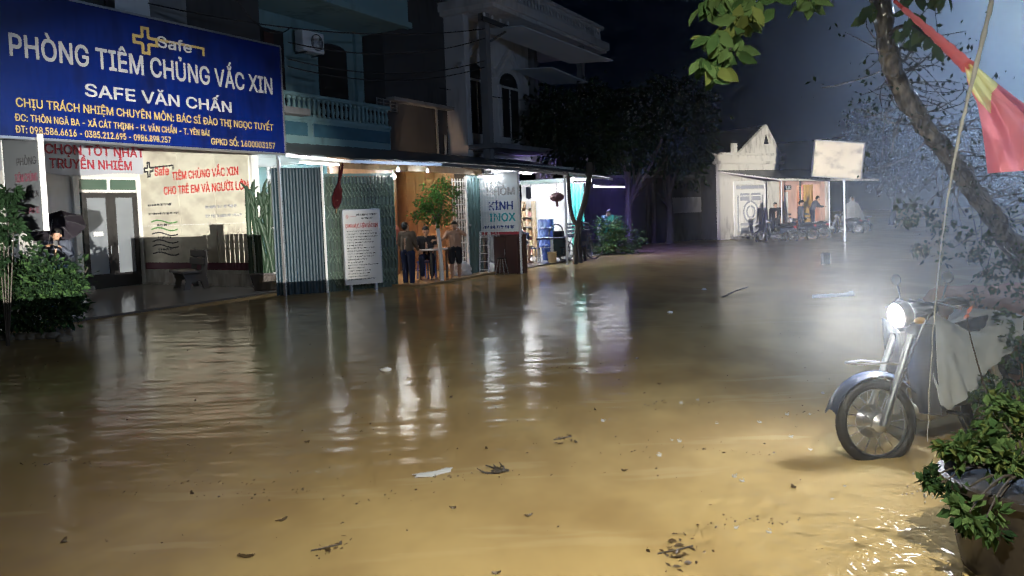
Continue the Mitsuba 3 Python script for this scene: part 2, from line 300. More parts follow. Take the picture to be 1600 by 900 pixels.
# big blue signboard on the street line
sg = thing('signboard', 'large blue signboard of a vaccination clinic with white and gold lettering', 'signboard')
add('panel', MB().box(-6.1, .22, 0, .1, 3.13, 5.42), BLUE, sg, C)
for q in (-4.4, -2.6, -.9): add('seam', MB().box(q, q+.012, -.003, 0, 3.13, 5.42), BLUE, sg, C)
add('frame', MB().box(-6.12, .24, -.02, .12, 5.42, 5.455).box(-6.12, .24, -.02, .12, 3.09, 3.13).box(.22, .25, -.02, .12, 3.13, 5.42), STEEL, sg, C)
def L(px, py, y=0): v = C.Y(px, py, y); return v[0], v[2]
def line(s, p, q, h, mm, y=-.004, bold=True):
    (x0, z0), (x1, z1) = L(*p, y), L(*q, y)
    return text(sg, s, x0, x1, (z0+z1)/2, h, mm, C, y, bold=bold)
line('PHÒNG TIÊM CHỦNG VẮC XIN', (15, 86), (426, 147), .335, LETTER)
line('SAFE VĂN CHẤN', (133, 152), (362, 174), .205, LETTER)
line('CHỊU TRÁCH NHIỆM CHUYÊN MÔN: BÁC SĨ ĐÀO THỊ NGỌC TUYẾT', (25, 165), (427, 205), .135, GOLD)
line('ĐC: THÔN NGÃ BA - XÃ CÁT THỊNH - H. VĂN CHẤN - T. YÊN BÁI', (23, 188), (328, 213), .11, GOLD)
line('ĐT: 098.586.6616 - 0385.212.695 - 0986.898.257', (24, 206), (267, 224), .11, GOLD)
line('GPKD SỐ: 1600003157', (330, 225), (430, 233), .125, GOLD)
x, z = L(208, 82); cross(sg, x, z, .5, GOLD, C, -.004)
line('Safe', (246, 73), (300, 83), .2, LETTER)
for x in (-6., .16): add('post', MB().tube([(x, .16, -.4), (x, .16, 3.1)], .035), STEEL, sg, C)
for k in range(7): add('brace', MB().bar((-5.8+k*.95, .1, 3.2), (-5.8+k*.95, .7, 3.2), .03), STEEL, sg, C)
# hanging side panel at the far left, facing along the street
HP = Fr(C.w(-4.98, 1.5), -30)
def hx(px, py): v = HP.Y(px, py, 0); return v[0], v[2]
x0, x1 = hx(8, 290)[0], hx(65, 290)[0]; z1, z0 = hx(62, 209)[1], hx(66, 361)[1]
hp = thing('hanging_sign', 'dim grey upright sign panel hanging left of the clinic door', 'sign')
add('panel', MB().box(x0, x1, 0, .05, z0, z1), mat('vinyl_dim', .10, .11, .125, rough=.5), hp, HP)
add('edge_strip', MB().box(x1, x1+.03, -.02, .06, z0, z1), WHITEP, hp, HP)  # white strip paints in the light caught by the panel edge
for s, a, zz, h, mm in (('PHÒNG', .38, .70, .12, INK), ('TIÊM CHỦNG', .3, .525, .13, mat('ink_faded', .12, .03, .05)), ('VẮC XIN', .52, .36, .1, INK), ('SAFE', .52, .19, .1, 'ink_faded')):
    w = x1-x0; text(hp, s, x0+w*a, x1-.1, z0+(z1-z0)*zz, h, mm, HP, -.002, bold=False)
lp = thing('awning_pole', 'white pole at the left edge behind the dim hanging panel', 'pole')
p = C.X(8, 250, -4.9); add('shaft', MB().tube([(-4.9, p[1], -.2), (-4.9, p[1], 4)], .05), WHITEP, lp, C)
# left-hand neighbour behind the hedge
ng = thing('neighbour_house', 'dark house side at the left edge behind the hedge', 'building')
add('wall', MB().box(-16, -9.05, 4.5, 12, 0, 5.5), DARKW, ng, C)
# ---------------------------------------------------------------- house with the balustrade (above and behind the clinic's right)
ha = thing('balcony_house', 'pale teal house with a balustraded balcony and a fan unit on its wall', 'building')
YW = 2.3
def A(px, py, y=YW): v = C.Y(px, py, y); return v[0], v[2]
xw = A(562, 90)[0]
add('wall', MB().box(1.2, xw, YW, 9, 4.05, 7.25), TEALW, ha, C)
add('parapet', MB().box(-1.2, xw+.1, .55, .6, 7.0, 7.9).box(-1.2, xw+.1, .45, .62, 7.9, 8.05), TEALW, ha, C)
add('ceiling_slab', MB().box(-1.2, xw+.1, .6, YW, 6.95, 7.12).box(-1.2, xw+.1, .42, .6, 6.9, 7.05), TEALW, ha, C)
a, b = A(405, 60)[0], A(440, 60)[0]; f = add('window', MB().box(a, b, YW-.06, YW, 4.3, 6.5), DOORF, ha, C); add('shutter', MB().box(a+.08, b-.35, YW-.08, YW-.061, 4.4, 6.4), mat('maroon_paint', .05, .015, .012), f, C)
a, b = A(497, 100)[0], A(540, 100)[0]; d = add('balcony_door', MB().box(a, b, YW-.05, YW, 4.3, 6.35), DOORF, ha, C)
g = np.linspace(0, np.pi, 9); add('arch', MB().prism([((a+b)/2+(b-a)/2*math.cos(t), 6.35+.16*math.sin(t)) for t in g], .05, RX90(0, YW-.002, 0)), DOORF, d, C)
add('pilaster', MB().box(xw-.28, xw+.02, YW-.1, YW-.002, 4.05, 6.95), TEALW, ha, C)
y = .5; add('floor_slab', MB().box(-.6, 4.5, y, YW, 3.95, 4.06), TEALW, ha, C)
bl = add('balustrade', MB().box(-.6, 4.5, y-.05, y+.12, 4.52, 4.62, .015).box(-.6, 4.5, y-.04, y+.1, 4.0, 4.08), TEALW, ha, C)
bal = mikit.ply(MB().lathe([(.055, 0), (.055, .05), (.03, .07), (.05, .16), (.052, .2), (.03, .32), (.028, .36), (.055, .39), (.055, .44)], 10).get(), TEALW, 40)
for k in range(32):
    M = np.eye(4); M[:3, :3] = np.stack([C.x, C.y, C.z], 1); M[:3, 3] = C.w(-.5+k*.158, y+.03, 4.08); add('baluster', bal, None, bl, None, m=M)
for a, b in ((-.4, 1.42), (1.6, 4.45)): add('tile_band', MB().box(a, b, y-.03, y, 3.62, 3.93, .008), TEALT, ha, C)
add('fascia', MB().box(-.6, 4.5, y, y+.1, 3.3, 3.95), TEALW, ha, C)
ac = thing('air_conditioner', 'white outdoor air conditioning unit on the teal wall between window and door', 'air conditioner')
x, z = A(455, 62); add('casing', MB().box(x, x+.78, YW-.42, YW-.12, z-.32, z+.22, .02), WHITEP, ac, C)
add('fan_grille', MB().lathe([(.0, 0), (.2, 0), (.22, .012), (.2, .02)], 20, RX90(x+.5, YW-.42, z-.05)), DSTEEL, ac, C)
for q in (x+.1, x+.68): add('bracket', MB().box(q, q+.04, YW-.42, YW, z-.36, z-.325), DSTEEL, ac, C)
# lit room seen between the side wall and the blue sheet
rm = add('room_wall', MB().box(4.6, 4.7, .6, 9, 0, 3.3), TEALW, ha, C)
add('room_wall', MB().box(1.45, 4.6, 8.9, 9, 0, 3.3), TEALW, ha, C)
add('room_floor', MB().box(1.45, 4.6, .6, 8.9, -.3, .06), TREADS, ha, C)
add('room_ceiling', MB().box(1.25, 4.6, .6, 8.9, 3.3, 3.4), WHITEW, ha, C)
RW = Fr(C.w(4.6, 9), -30)
def rw(px, py): v = RW.Y(px, py, 0); return v[0], v[2]
a, b = rw(420, 300)[0], rw(442, 300)[0]; z0, z1 = rw(430, 308)[1], rw(430, 252)[1]
f = add('grille_window', MB().box(a, b, -.01, 0, z0, z1), WHITE, ha, RW); Bm = MB()
for k in range(5): Bm.bar((a+(b-a)*k/4, -.03, z0), (a+(b-a)*k/4, -.03, z1), .025); Bm.bar((a, -.05, z0+(z1-z0)*k/4), (b, -.05, z0+(z1-z0)*k/4), .025)
add('grille', Bm, STEEL, f, RW)

def tube_lamp(name, label, p, q, r, col, fr, group=None):
    t = thing(name, label, 'lamp', group)
    k = add('glow_tube', MB().tube([p, q], r, 8), WHITE, t, fr); emit(k, *col)
    p, q = np.array(p), np.array(q); u = np.array([0, 0, 1.])
    add('batten', MB().bar(p+u*(r+.035), q+u*(r+.035), .07, .05), WHITEP, t, fr); return t
tube_lamp('tube_lamp', 'white fluorescent tube in the teal room right of the clinic poster', (2.9, 5.6, 3.0), (3.9, 5.6, 3.0), .02, (1100, 1450, 1600), C)
tube_lamp('tube_lamp', 'fluorescent tube under the roof edge just right of the blue signboard', (1.0, .35, 2.97), (2.3, .2, 2.95), .02, (200, 235, 265), C)

# ---------------------------------------------------------------- row of shops: canopy, dark middle house, arched house
cn = thing('canopy', 'long dark corrugated canopy over the shopfronts', 'canopy')
front = [(.2, -.05, 3.14), (1.2, -1., 2.98), (3., -2.2, 2.9), (6., -2.7, 2.84), (9., -2.7, 2.78), (12.6, -2.6, 2.7)]
P = []
for k in range(73):
    t = k/72*12.4+.2; x = t; fy = np.interp(t, [q[0] for q in front], [q[1] for q in front]); fz = np.interp(t, [q[0] for q in front], [q[2] for q in front])
    P.append([(x, fy+(.6-fy)*j/5, fz+(3.45-fz)*j/5+(.02 if k % 2 else 0)) for j in range(6)])
add('sheet', MB().grid(P, .012), TIN, cn, C)
Bm = MB()
for (a, b) in zip(front[:-1], front[1:]): Bm.bar(np.array(a)-[0, 0, .06], np.array(b)-[0, 0, .06], .05, .07)
add('edge_beam', Bm, STEEL, cn, C)
for k in range(13): t = .6+k; fy = np.interp(t, [q[0] for q in front], [q[1] for q in front]); fz = np.interp(t, [q[0] for q in front], [q[2] for q in front]); add('rafter', MB().bar((t, fy, fz-.06), (t, .6, 3.36), .05, .08), DSTEEL, cn, C)
p = C.loc(gnd(447, 462)); q = C.loc(gnd(512, 457))
for x, y, z, r in ((p[0], p[1], 3.0, .022), (q[0], q[1], 2.9, .03), (5.76, -2.72, 2.76, .03), (8.7, -2.66, 2.72, .03)): add('post', MB().tube([(x, y, -.4), (x, y, z)], r), WHITEP if r == .03 else STEEL, cn, C)
hb = thing('dark_house', 'unlit dark house front between the balcony house and the arched house', 'building')
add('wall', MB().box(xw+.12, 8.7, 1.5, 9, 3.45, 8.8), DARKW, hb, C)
add('ledge', MB().box(xw+.15, 8.7, 1.2, 1.5, 5.0, 5.1), GREYW, hb, C)
a = C.Y(588, 150, 1.45)[0]; f = add('window', MB().box(a, a+.9, 1.46, 1.5, 4.75, 5.0), DARKW, hb, C)
Bm = MB()
for k in range(4): Bm.bar((a+.3*k, 1.44, 4.7), (a+.3*k, 1.44, 5.05), .025); Bm.bar((a, 1.43, 4.72+.1*k), (a+.9, 1.43, 4.72+.1*k), .02)
add('grille', Bm, STEEL, f, C)
for px in (683, 695): x = C.Y(px, 200, 1.4)[0]; add('drain_pipe', MB().tube([(x, 1.4, 3.3), (x, 1.4, 5.0 if px < 690 else 4.2)], .04), GREYW if px < 690 else STEEL, hb, C)
hc = thing('arched_house', 'pale upstairs front with two arched windows under triangular gables', 'building')
X0, X1 = 8.75, 13.9
add('wall', MB().box(X0, X1, 1, 9, 3.4, 8.0), PALE, hc, C)
add('roof_slab', MB().box(8.5, 17.5, -.5, 9, 8.0, 8.28).box(8.4, 17.6, -.6, -.5, 8.12, 8.4).box(8.4, 8.5, -.5, 9, 8.12, 8.4), PALE, hc, C)
bl = add('roof_railing', MB().box(8.6, 17.4, -.45, -.25, 8.95, 9.08), PALE, hc, C)
bal2 = mikit.ply(MB().lathe([(.08, 0), (.04, .06), (.07, .2), (.035, .5), (.07, .66)], 8).get(), PALE, 40)
for k in range(36):
    M = np.eye(4); M[:3, :3] = np.stack([C.x, C.y, C.z], 1); M[:3, 3] = C.w(8.75+k*.24, -.35, 8.28); add('baluster', bal2, None, bl, None, m=M)
for k, px in enumerate((742, 793)):
    xc = C.Y(px, 110, 1)[0]; w = .62
    f = add('window', MB().prism([(xc-w, 4.3), (xc+w, 4.3), (xc+w, 6.1), *[(xc+w*math.cos(t), 6.1+w*.8*math.sin(t)) for t in np.linspace(0, np.pi, 11)], (xc-w, 6.1)], .05, RX90(0, .998, 0)), DOORF, hc, C)
    add('frame', MB().box(xc-w-.14, xc-w, .9, .998, 4.3, 6.1).box(xc+w, xc+w+.14, .9, .998, 4.3, 6.1).box(xc-w, xc+w, .93, .948, 6.02, 6.1).box(xc-.03, xc+.03, .93, .948, 4.3, 6.02), PALE, f, C)
    Bm = MB()
    for s in (-1, 1): Bm.bar((xc+s*1.05, .9, 6.35), (xc, .9, 7.35), .16, .16, (0, 1, 0))
    add('gable_moulding', Bm, PALE, f, C)
for x, y, z0, z1 in ((X1-.3, .9, 3.4, 8.), (X1+1.6, -.2, 3.4, 8.), (X0+.12, .9, 3.4, 8)): add('column', MB().box(x-.14, x+.14, y-.14, y+.09, z0, z1), PALE if x < 10 else GREYW, hc, C)
add('balcony_floor', MB().box(X0, X1, -.3, 1, 3.7, 3.85), GREYW, hc, C)
add('side_wall', MB().box(X1, 17.2, 2.5, 9, 3.4, 8), DARKW, hc, C)
aw = thing('upstairs_awning', 'pair of sloping sheet awnings jutting from the arched house', 'awning')
for p, q in (((815, 40), (958, 95)), ((862, 105), (920, 129))):
    a = C.w(*C.Y(*p, -.7)); dep = (a-CAM)@FW; b = at(*q, dep+1.2); n_ = C.y*1.6+np.array([0, 0, .12])
    add('sheet', MB().grid([[a, b], [a+n_, b+n_]], .03), TINP, aw)
# utility pole, wires
up = thing('utility_pole', 'concrete utility pole with a crossarm before the arched windows', 'utility pole')
UX, UY = C.Y(757, 60, .2)[0], .2
add('shaft', MB().box(UX-.13, UX+.13, UY-.13, UY+.13, -.4, 9.4), GREYW, up, C)
z = C.Y(757, 33, .2)[2]; add('crossarm', MB().box(UX-.35, UX+1.5, UY-.2, UY-.135, z-.08, z+.06), DSTEEL, up, C)
add('stay_bar', MB().bar((UX+.1, UY-.17, z-.65), (UX+1.2, UY-.17, z-.1), .06), DSTEEL, up, C)
for k in range(4): add('insulator', MB().lathe([(.0, 0), (.05, 0), (.03, .05), (.05, .08), (.02, .14), (0, .14)], 8, np.array([[1, 0, 0, UX-.25+k*.5], [0, 1, 0, UY-.17], [0, 0, 1, z+.06], [0, 0, 0, 1.]])), WHITEP, up, C)
WL = ['black cable crossing the teal wall above the door', 'black cable passing the fan unit on the teal wall', 'black cable below the fan unit', 'lowest black cable across the teal wall', 'cable rising to the left above the blue signboard', 'bunched cable at the arched windows']
for (p, dp), (q, dq), lb in zip([((230, 5), 15), ((450, 66), 17.5), ((450, 92), 17.5), ((450, 104), 17.5), ((370, 0), 14), ((560, 108), 22)], [((757, 45), 21.), ((757, 60), 21.), ((757, 95), 21.), ((757, 105), 21.), ((455, 42), 19.), ((960, 160), 30.)], WL):
    a, b = at(*p, dp), at(*q, dq); t = np.linspace(0, 1, 15)[:, None]; S = a+(b-a)*t; S[:, 2] -= .35*4*(t[:, 0]*(1-t[:, 0]))
    tag(add('cable', MB().tube(S, .016, 5), RUBBER), lb, 'cable')
# ---------------------------------------------------------------- people
def hulls(bones, n=8, edge=.03, it=4):
    parts = []
    for (a, ra), (b, rb) in bones:
        s = [m3.Manifold.sphere(r, n).translate(tuple(map(float, p))) for p, r in ((a, ra), (b, rb))]
        parts.append(m3.Manifold.batch_hull(s))
    u = m3.Manifold.batch_boolean(parts, m3.OpType.Add).refine_to_length(edge).to_mesh()
    t = trimesh.Trimesh(u.vert_properties[:, :3], u.tri_verts); trimesh.smoothing.filter_taubin(t, iterations=it); return t
STAND = dict(pel=(0, 0, .93), chest=(.01, 0, 1.24), neck=(.0, 0, 1.41), head=(.03, 0, 1.53), shl=(0, .18, 1.36), shr=(0, -.18, 1.36), ell=(0, .24, 1.1), elr=(0, -.24, 1.1), wrl=(.08, .25, .87), wrr=(.08, -.25, .87),
    hpl=(0, .09, .9), hpr=(0, -.09, .9), knl=(.02, .1, .49), knr=(.02, -.1, .49), anl=(0, .1, .08), anr=(0, -.1, .08))
def person(label, o, yaw, pose={}, top=None, top_cut='short', legs='black', leg_cut='long', hair=True, scale=1., group=None, lean=0, hat=None):
    J = {k: np.array(v, float) for k, v in {**STAND, **pose}.items()}
    f = Fr(o, yaw); t = thing('person', label, 'person', group)
    fx = np.array([1., 0, 0]); up = np.array([0, 0, 1.])
    hd = J['head']-J['neck']; hd /= np.linalg.norm(hd); fw = fx-hd*(fx@hd); fw /= np.linalg.norm(fw)
    B = [((J['pel'], .115), (J['chest'], .12)), ((J['pel']+[0, .06, 0], .1), (J['chest']+[0, .07, 0], .105)), ((J['pel']-[0, .06, 0], .1), (J['chest']-[0, .07, 0], .105)),
         ((J['shl']*.75+J['chest']*.25, .085), (J['shr']*.75+J['chest']*.25, .085)), ((J['chest'], .11), (J['neck'], .055)), ((J['neck'], .052), (J['head']-hd*.03, .05)),
         ((J['head']+hd*.03-fw*.02, .087), (J['head']-hd*.04+fw*.03, .062)), ((J['head']+fw*.085, .014), (J['head']+fw*.1-hd*.025, .016))]
    for s in 'lr':
        sg_ = 1 if s == 'l' else -1; side = np.cross(hd, fw)*sg_
        B += [((J['head']+side*.082, .018), (J['head']+side*.084-hd*.03, .012)),
              ((J['sh'+s], .062), (J['el'+s], .042)), ((J['el'+s], .042), (J['wr'+s], .027)), ((J['hp'+s], .095), (J['kn'+s], .056)), ((J['kn'+s], .056), (J['an'+s], .037)),
              ((J['an'+s]-[.02, 0, .035], .036), (J['an'+s]+[.15, 0, -.05], .026))]
        h = J['wr'+s]-J['el'+s]; h /= np.linalg.norm(h); sd = np.cross(h, [.2, .3, 1.]); sd /= np.linalg.norm(sd); nn = np.cross(h, sd)
        pc = J['wr'+s]+h*.075
        B += [((J['wr'+s]+sd*.015, .022), (pc+sd*.026, .014)), ((J['wr'+s]-sd*.015, .022), (pc-sd*.026, .014))]
        for k, ln in enumerate((.06, .072, .066, .05)):
            q = pc+sd*(.03-.02*k); m = q+h*ln*.55+nn*.008; B += [((q, .011), (m, .01)), ((m, .01), (m+h*ln*.4+nn*.025, .008))]
        B += [((J['wr'+s]+h*.03+sd*.03, .013), (J['wr'+s]+h*.065+sd*.06, .011)), ((J['wr'+s]+h*.065+sd*.06, .011), (J['wr'+s]+h*.1+sd*.062+nn*.012, .009))]
    S = np.diag([scale]*3+[1.]); M = f.mat()@S
    add('body', hulls(B, 8, .022, 3), SKIN, t, None, True, M)
    if top:
        B = [((J['pel']+[0, .06, .03], .125), (J['chest']+[0, .07, 0], .125)), ((J['pel']+[0, -.06, .03], .125), (J['chest']-[0, .07, 0], .125)), ((J['shl']*.8+J['chest']*.2, .09), (J['shr']*.8+J['chest']*.2, .09)), ((J['chest'], .12), (J['neck']-hd*.02, .066))]
        for s in 'lr':
            e = J['el'+s]; k = J['sh'+s]
            B.append(((k, .08), (e if top_cut == 'long' else k*.35+e*.65, .058)))
            if top_cut == 'long': B.append(((e, .058), (e*.12+J['wr'+s]*.88, .042)))
        add('shirt', hulls(B, 8, .03, 3), CLOTHS[top], t, None, True, M)
    B = [((J['pel']+[0, .05, .02], .122), (J['pel']-[0, .05, -.02], .122))]
    for s in 'lr':
        k = J['kn'+s]; B.append(((J['hp'+s], .115), (k if leg_cut == 'long' else k*.8+J['hp'+s]*.2, .082)))
        if leg_cut == 'long': B.append(((k, .08), (k*.1+J['an'+s]*.9, .06)))
    add('trousers' if leg_cut == 'long' else 'shorts', hulls(B, 8, .03, 3), CLOTHS[legs], t, None, True, M)
    if hair: add('hair', hulls([((J['head']+hd*.045-fw*.03, .088), (J['head']-hd*.01-fw*.055, .07))], 10, .03, 2), HAIR, t, None, True, M)
    for s in (1, -1): add('eye', MB().ball(J['head']+fw*.088+np.cross(hd, fw)*s*.033+hd*.012, .009), BLACK, t, None, True, M)
    if hat:
        MM = np.eye(4); MM[:3, 3] = J['head']+hd*.07; add('hat', MB().lathe([(.17, -.02), (.17, -.01), (.1, .0), (.095, .06), (.05, .085), (0, .09)], 16, MM), CLOTHS[hat], t, None, True, M)
    return t, M
def SIT(z=.45): return dict(pel=(0, 0, z+.08), chest=(.05, 0, z+.42), neck=(.07, 0, z+.58), head=(.12, 0, z+.7), shl=(.05, .18, z+.52), shr=(.05, -.18, z+.52), ell=(.14, .24, z+.28), elr=(.14, -.24, z+.28), wrl=(.34, .16, z+.22), wrr=(.34, -.16, z+.22),
    hpl=(0, .09, z+.06), hpr=(0, -.09, z+.06), knl=(.42, .13, z+.05), knr=(.42, -.13, z+.05), anl=(.4, .12, .08), anr=(.4, -.12, .08))
TOCAM = math.degrees(math.atan2(-.85, .1))
# ---------------------------------------------------------------- porch of the shops: gate, board, wooden wall, small tree
pf = add('shop_floor', MB().box(2.3, 5.75, -1.95, 2.5, -.4, .05), TANF, None, C); tag(pf, 'tan floor of the open porch', kind='structure')
sf = add('shop_floor', MB().box(5.8, 14, -2.0, 3, -.4, .035), TREADS, None, C); tag(sf, 'wet pale floor of the lit shop', kind='structure')
po = thing('porch_room', 'open porch with a lit brown wooden wall behind the small tree', 'building')
for k in range(7):
    y0 = -.5+k*.34; add('plank', MB().box(6, 6.06+.01*(k % 3), y0+.006, y0+.334, .06, 2.95, .004), WOODW, po, C)
add('rail', MB().box(5.95, 6., -.5, 1.85, 1.0, 1.06).box(5.95, 6., -.5, 1.85, 2.2, 2.26), WOODW, po, C)
add('back_wall', MB().box(4.75, 6.1, 2.45, 2.6, 0, 3.3).box(4.72, 4.78, .6, 2.45, 0, 3.3).box(2.1, 4.59, .5, .58, 0, 3.28), WOODW, po, C); add('side_wall', MB().box(6., 6.1, -1.45, -.52, 0, 2.95), DARKW, po, C)
add('eave_board', MB().bar((1.1, -.75, 2.86), (2.6, -1.5, 2.8), .03, .16).bar((2.6, -1.5, 2.8), (5.7, -1.6, 2.76), .03, .16), WOODP, po, C)
tp = thing('hanging_bulb', 'bright bulb hanging under the canopy above the folding gate', 'lamp')
x, z = C.Y(578, 257, -.3)[[0, 2]]; b = add('bulb', MB().ball((x, -.3, z-.02), (.05, .05, .07), 2), WHITE, tp, C); emit(b, 90, 84, 70); add('cap', MB().tube([(x, -.3, z+.05), (x, -.3, z+.12)], .03), WHITEP, tp, C)
tp = thing('wall_lamp', 'warm lamp under the porch ceiling lighting the wooden wall', 'lamp')
b = add('bulb', MB().ball((4.3, .3, 2.72), .075, 2), WHITE, tp, C); emit(b, 1300, 870, 510); add('cap', MB().tube([(4.3, .3, 2.79), (4.3, .3, 3.1)], .03), WHITEP, tp, C)
for px, py, lb in ((622, 265, 'small white bulb under the eave board above the gate end'), (668, 267, 'small white bulb under the eave board above the seated person')):
    t = thing('eave_bulb', lb, 'lamp', None); q = C.Y(px, py, -1.75); b = add('bulb', MB().ball(q, (.035, .035, .045), 2), WHITE, t, C); emit(b, 420, 405, 370); add('cap', MB().tube([q+[0, 0, .04], q+[0, 0, .1]], .02), WHITEP, t, C)
# blue corrugated sheet door
bs = thing('sheet_door', 'dark blue corrugated metal sheet door between two thin posts', 'door')
p, q = np.array([.1, .35]), np.array([.9, -.38]); N = 33; P = []
for k in range(N):
    c = p+(q-p)*k/(N-1); nrm = np.array([-(q-p)[1], (q-p)[0]]); nrm /= np.linalg.norm(nrm); c = c+nrm*.022*(1 if (k//2) % 2 else -1)*1.2
    P.append([(c[0], c[1], z) for z in (-.3, 2.82)])
add('sheet', MB().grid(P, .004), BLUESH, bs, C)
for z in (.5, 1.5, 2.5): add('rail', MB().bar((p[0], p[1]+.06, z), (q[0], q[1]+.06, z), .03, .04), DSTEEL, bs, C)
# folding gate
gt = thing('folding_gate', 'green folding steel gate with lattice bars behind the white price board', 'gate')
G0, G1 = np.array([1.02, -.36, 0]), np.array([2.40, -1.2, 0]); NB = 19
gd = (G1-G0)/np.linalg.norm(G1-G0); GF = Fr(C.w(*G0), 60+math.degrees(math.atan2(gd[1], gd[0]))); GL = np.linalg.norm(G1-G0)
bar = mikit.ply(MB().box(-.017, .017, -.012, .012, -.35, 2.62).get(), mat('gate_bar', .05, .09, .07, rough=.45))
for k in range(NB+1):
    M = GF.mat().copy(); M[:3, 3] = GF.w(GL*k/NB, 0, 0); add('bar', bar, None, gt, None, m=M)
zig = [mikit.ply(MB().bar((0, .016*s, 0), (GL/NB*2, .016*s, .34*s2), .008, .028, (0, 1, 0)).get(), mat('gate_pale', .16, .23, .18, rough=.45)) for s, s2 in ((1, 1), (-1, -1))]
for z in (.12, .62, 1.12, 1.62, 2.12):
    for k in range(0, NB-1):
        for s in (0, 1):
            M = GF.mat().copy(); M[:3, 3] = GF.w(GL*k/NB, -.012, z+(.34 if s else 0)); add('lattice_strip', zig[s], None, gt, None, m=M)
add('track', MB().box(0, GL, -.03, .03, 2.62, 2.68), GREENP, gt, GF)
for k in range(3): add('sheet_leaf', MB().box(GL*k/3+.002, GL*(k+1)/3-.002, .02, .03, -.3, 2.61), GREENG, gt, GF)
pb = thing('price_board', 'white price board with a red heading and rows of black print against the gate', 'sign')
BF = Fr(C.w(1.02, -.72), 60-33); w0 = BF.Y(539, 400, 0)[0]; w1 = BF.Y(595, 400, 0)[0]
z1 = BF.Y(566, 328, 0)[2]; z0 = BF.Y(566, 444, 0)[2]
add('panel', MB().box(w0, w1, 0, .16, z0, z1), WHITE, pb, BF); add('rim', MB().box(w0-.02, w0, -.01, .17, z0, z1).box(w1, w1+.02, -.01, .17, z0, z1).box(w0, w1, -.01, .17, z1, z1+.02), STEEL, pb, BF)
H, Wd = z1-z0, w1-w0
text(pb, 'DANH MỤC TIÊM VẮC XIN', w0+Wd*.05, w1-Wd*.05, z1-H*.235, H*.052, RED, BF, -.003)
words(pb, w0+Wd*.36, w1-.04, z1-H*.075, H*.026, INK, BF, -.002, 'small_print', random.Random(1)); words(pb, w0+Wd*.5, w1-.15, z1-H*.125, H*.024, INK, BF, -.002, 'small_print', random.Random(2))
cross(pb, w0+Wd*.06, z1-H*.11, H*.045, RED, BF, -.002); 
for k in range(18): words(pb, w0+Wd*.07, w0+Wd*rng.uniform(.5, .97), z1-H*(.29+.038*k), H*.017, INK, BF, -.002, 'print_row', random.Random(k+5))
add('foot', MB().box(w0+.1, w0+.15, .02, .12, -.3, z0).box(w1-.15, w1-.1, .02, .12, -.3, z0), STEEL, pb, BF)
ff = thing('furled_flag', 'dark red furled flag hanging in front of the folding gate', 'flag')
a, b = C.w(*C.Y(534, 254, -.8)), C.w(*C.Y(525, 326, -.8))
P = []
for k in range(9):
    t = k/8; c = a+(b-a)*t; wd = [.01, .025, .05, .08, .12, .14, .13, .1, .04][k]
    P.append([c+C.x*wd*math.sin(2.6*j-1.3)*.9+C.y*.05*math.cos(j*2.6+k) for j in np.linspace(-1, 1, 9)])
add('cloth', MB().grid(P, .006), mat('flag_dark_red', .045, .006, .008, rough=.8, spec=.1), ff, smooth=True); add('staff', MB().tube([a+[0, 0, .1], b-[0, 0, .1]], .012), WOODP, ff)
# foliage helper
LEAFPTS = np.array([[0, 0, 0], [.35, .22, .05], [.7, .17, .03], [1, 0, -.08], [.7, -.17, .03], [.35, -.22, .05], [.4, 0, -.03], [.75, 0, -.04]])
LEAFF = np.array([[0, 6, 1], [1, 6, 7], [1, 7, 2], [2, 7, 3], [0, 5, 6], [5, 7, 6], [5, 4, 7], [4, 3, 7]])
QUADP = np.array([[0, 0, 0], [.5, .28, .06], [1, 0, -.05], [.5, -.28, .06.real]]); QUADF = np.array([[0, 1, 2], [0, 2, 3]])
def leaves(pts, dirs, size, r, big=False, var=.6):
    V0, FF = (LEAFPTS, LEAFF) if big else (QUADP, QUADF); n = len(pts)
    d = dirs/np.linalg.norm(dirs, axis=1, keepdims=True); q = r.normal(size=(n, 3))*.8+[0, 0, 1]; b = np.cross(q, d); b /= np.linalg.norm(b, axis=1, keepdims=True)+1e-9; c = np.cross(d, b)
    s = size*(1+var*r.uniform(-1, 1, n)); v = pts[:, None]+s[:, None, None]*(V0[None, :, :1]*d[:, None]+V0[None, :, 1:2]*b[:, None]+V0[None, :, 2:]*c[:, None])
    return v.reshape(-1, 3), (FF[None]+(np.arange(n)*len(V0))[:, None, None]).reshape(-1, 3)
def crown(parent, blobs, n, size, mats, r, name='crown', big=False):
    # blobs: (centre, radii); leaves sit in clumps near the blobs' shells
    P, D = [], []
    for c, rad in blobs:
        k = int(n/len(blobs)); cl_ = r.normal(size=(max(4, k//22), 3)); cl_ /= np.linalg.norm(cl_, axis=1, keepdims=True); cl_ *= r.uniform(.45, 1.05, (len(cl_), 1))
        i = r.integers(0, len(cl_), k); p = cl_[i]+r.normal(size=(k, 3))*.17
        P.append(np.array(c)+p*np.array(rad)); D.append(p+r.normal(size=(k, 3))*.7-[0, 0, .35])
    P, D = np.vstack(P), np.vstack(D); which = r.integers(0, len(mats), len(P)); out = []
    for j, mm in enumerate(mats):
        s = which == j; out.append(add('foliage' if name == 'crown' else name, leaves(P[s], D[s], size, r, big), mm, parent))
    return out
def limb(path, r0, r1, n=8): t = np.linspace(0, 1, len(path)); return MB().tube(path, r0+(r1-r0)*t, n)
def spline(pts, n=24):
    p = np.asarray(pts, float); from_ = np.linspace(0, 1, len(p)); t = np.linspace(0, 1, n)
    from scipy.interpolate import CubicSpline
    return CubicSpline(from_, p)(t)
st = thing('porch_tree', 'small leafy tree with a whitewashed trunk in front of the wooden wall', 'tree')
b = C.w(3.38, -1.79, -.3); a = C.w(3.3, -1.79, 1.45)
add('trunk', limb(spline([b, (a+b)/2+[.03, 0, 0], a], 10), .06, .045), mat('whitewash', .8, .8, .78, rough=.7), st, smooth=True)
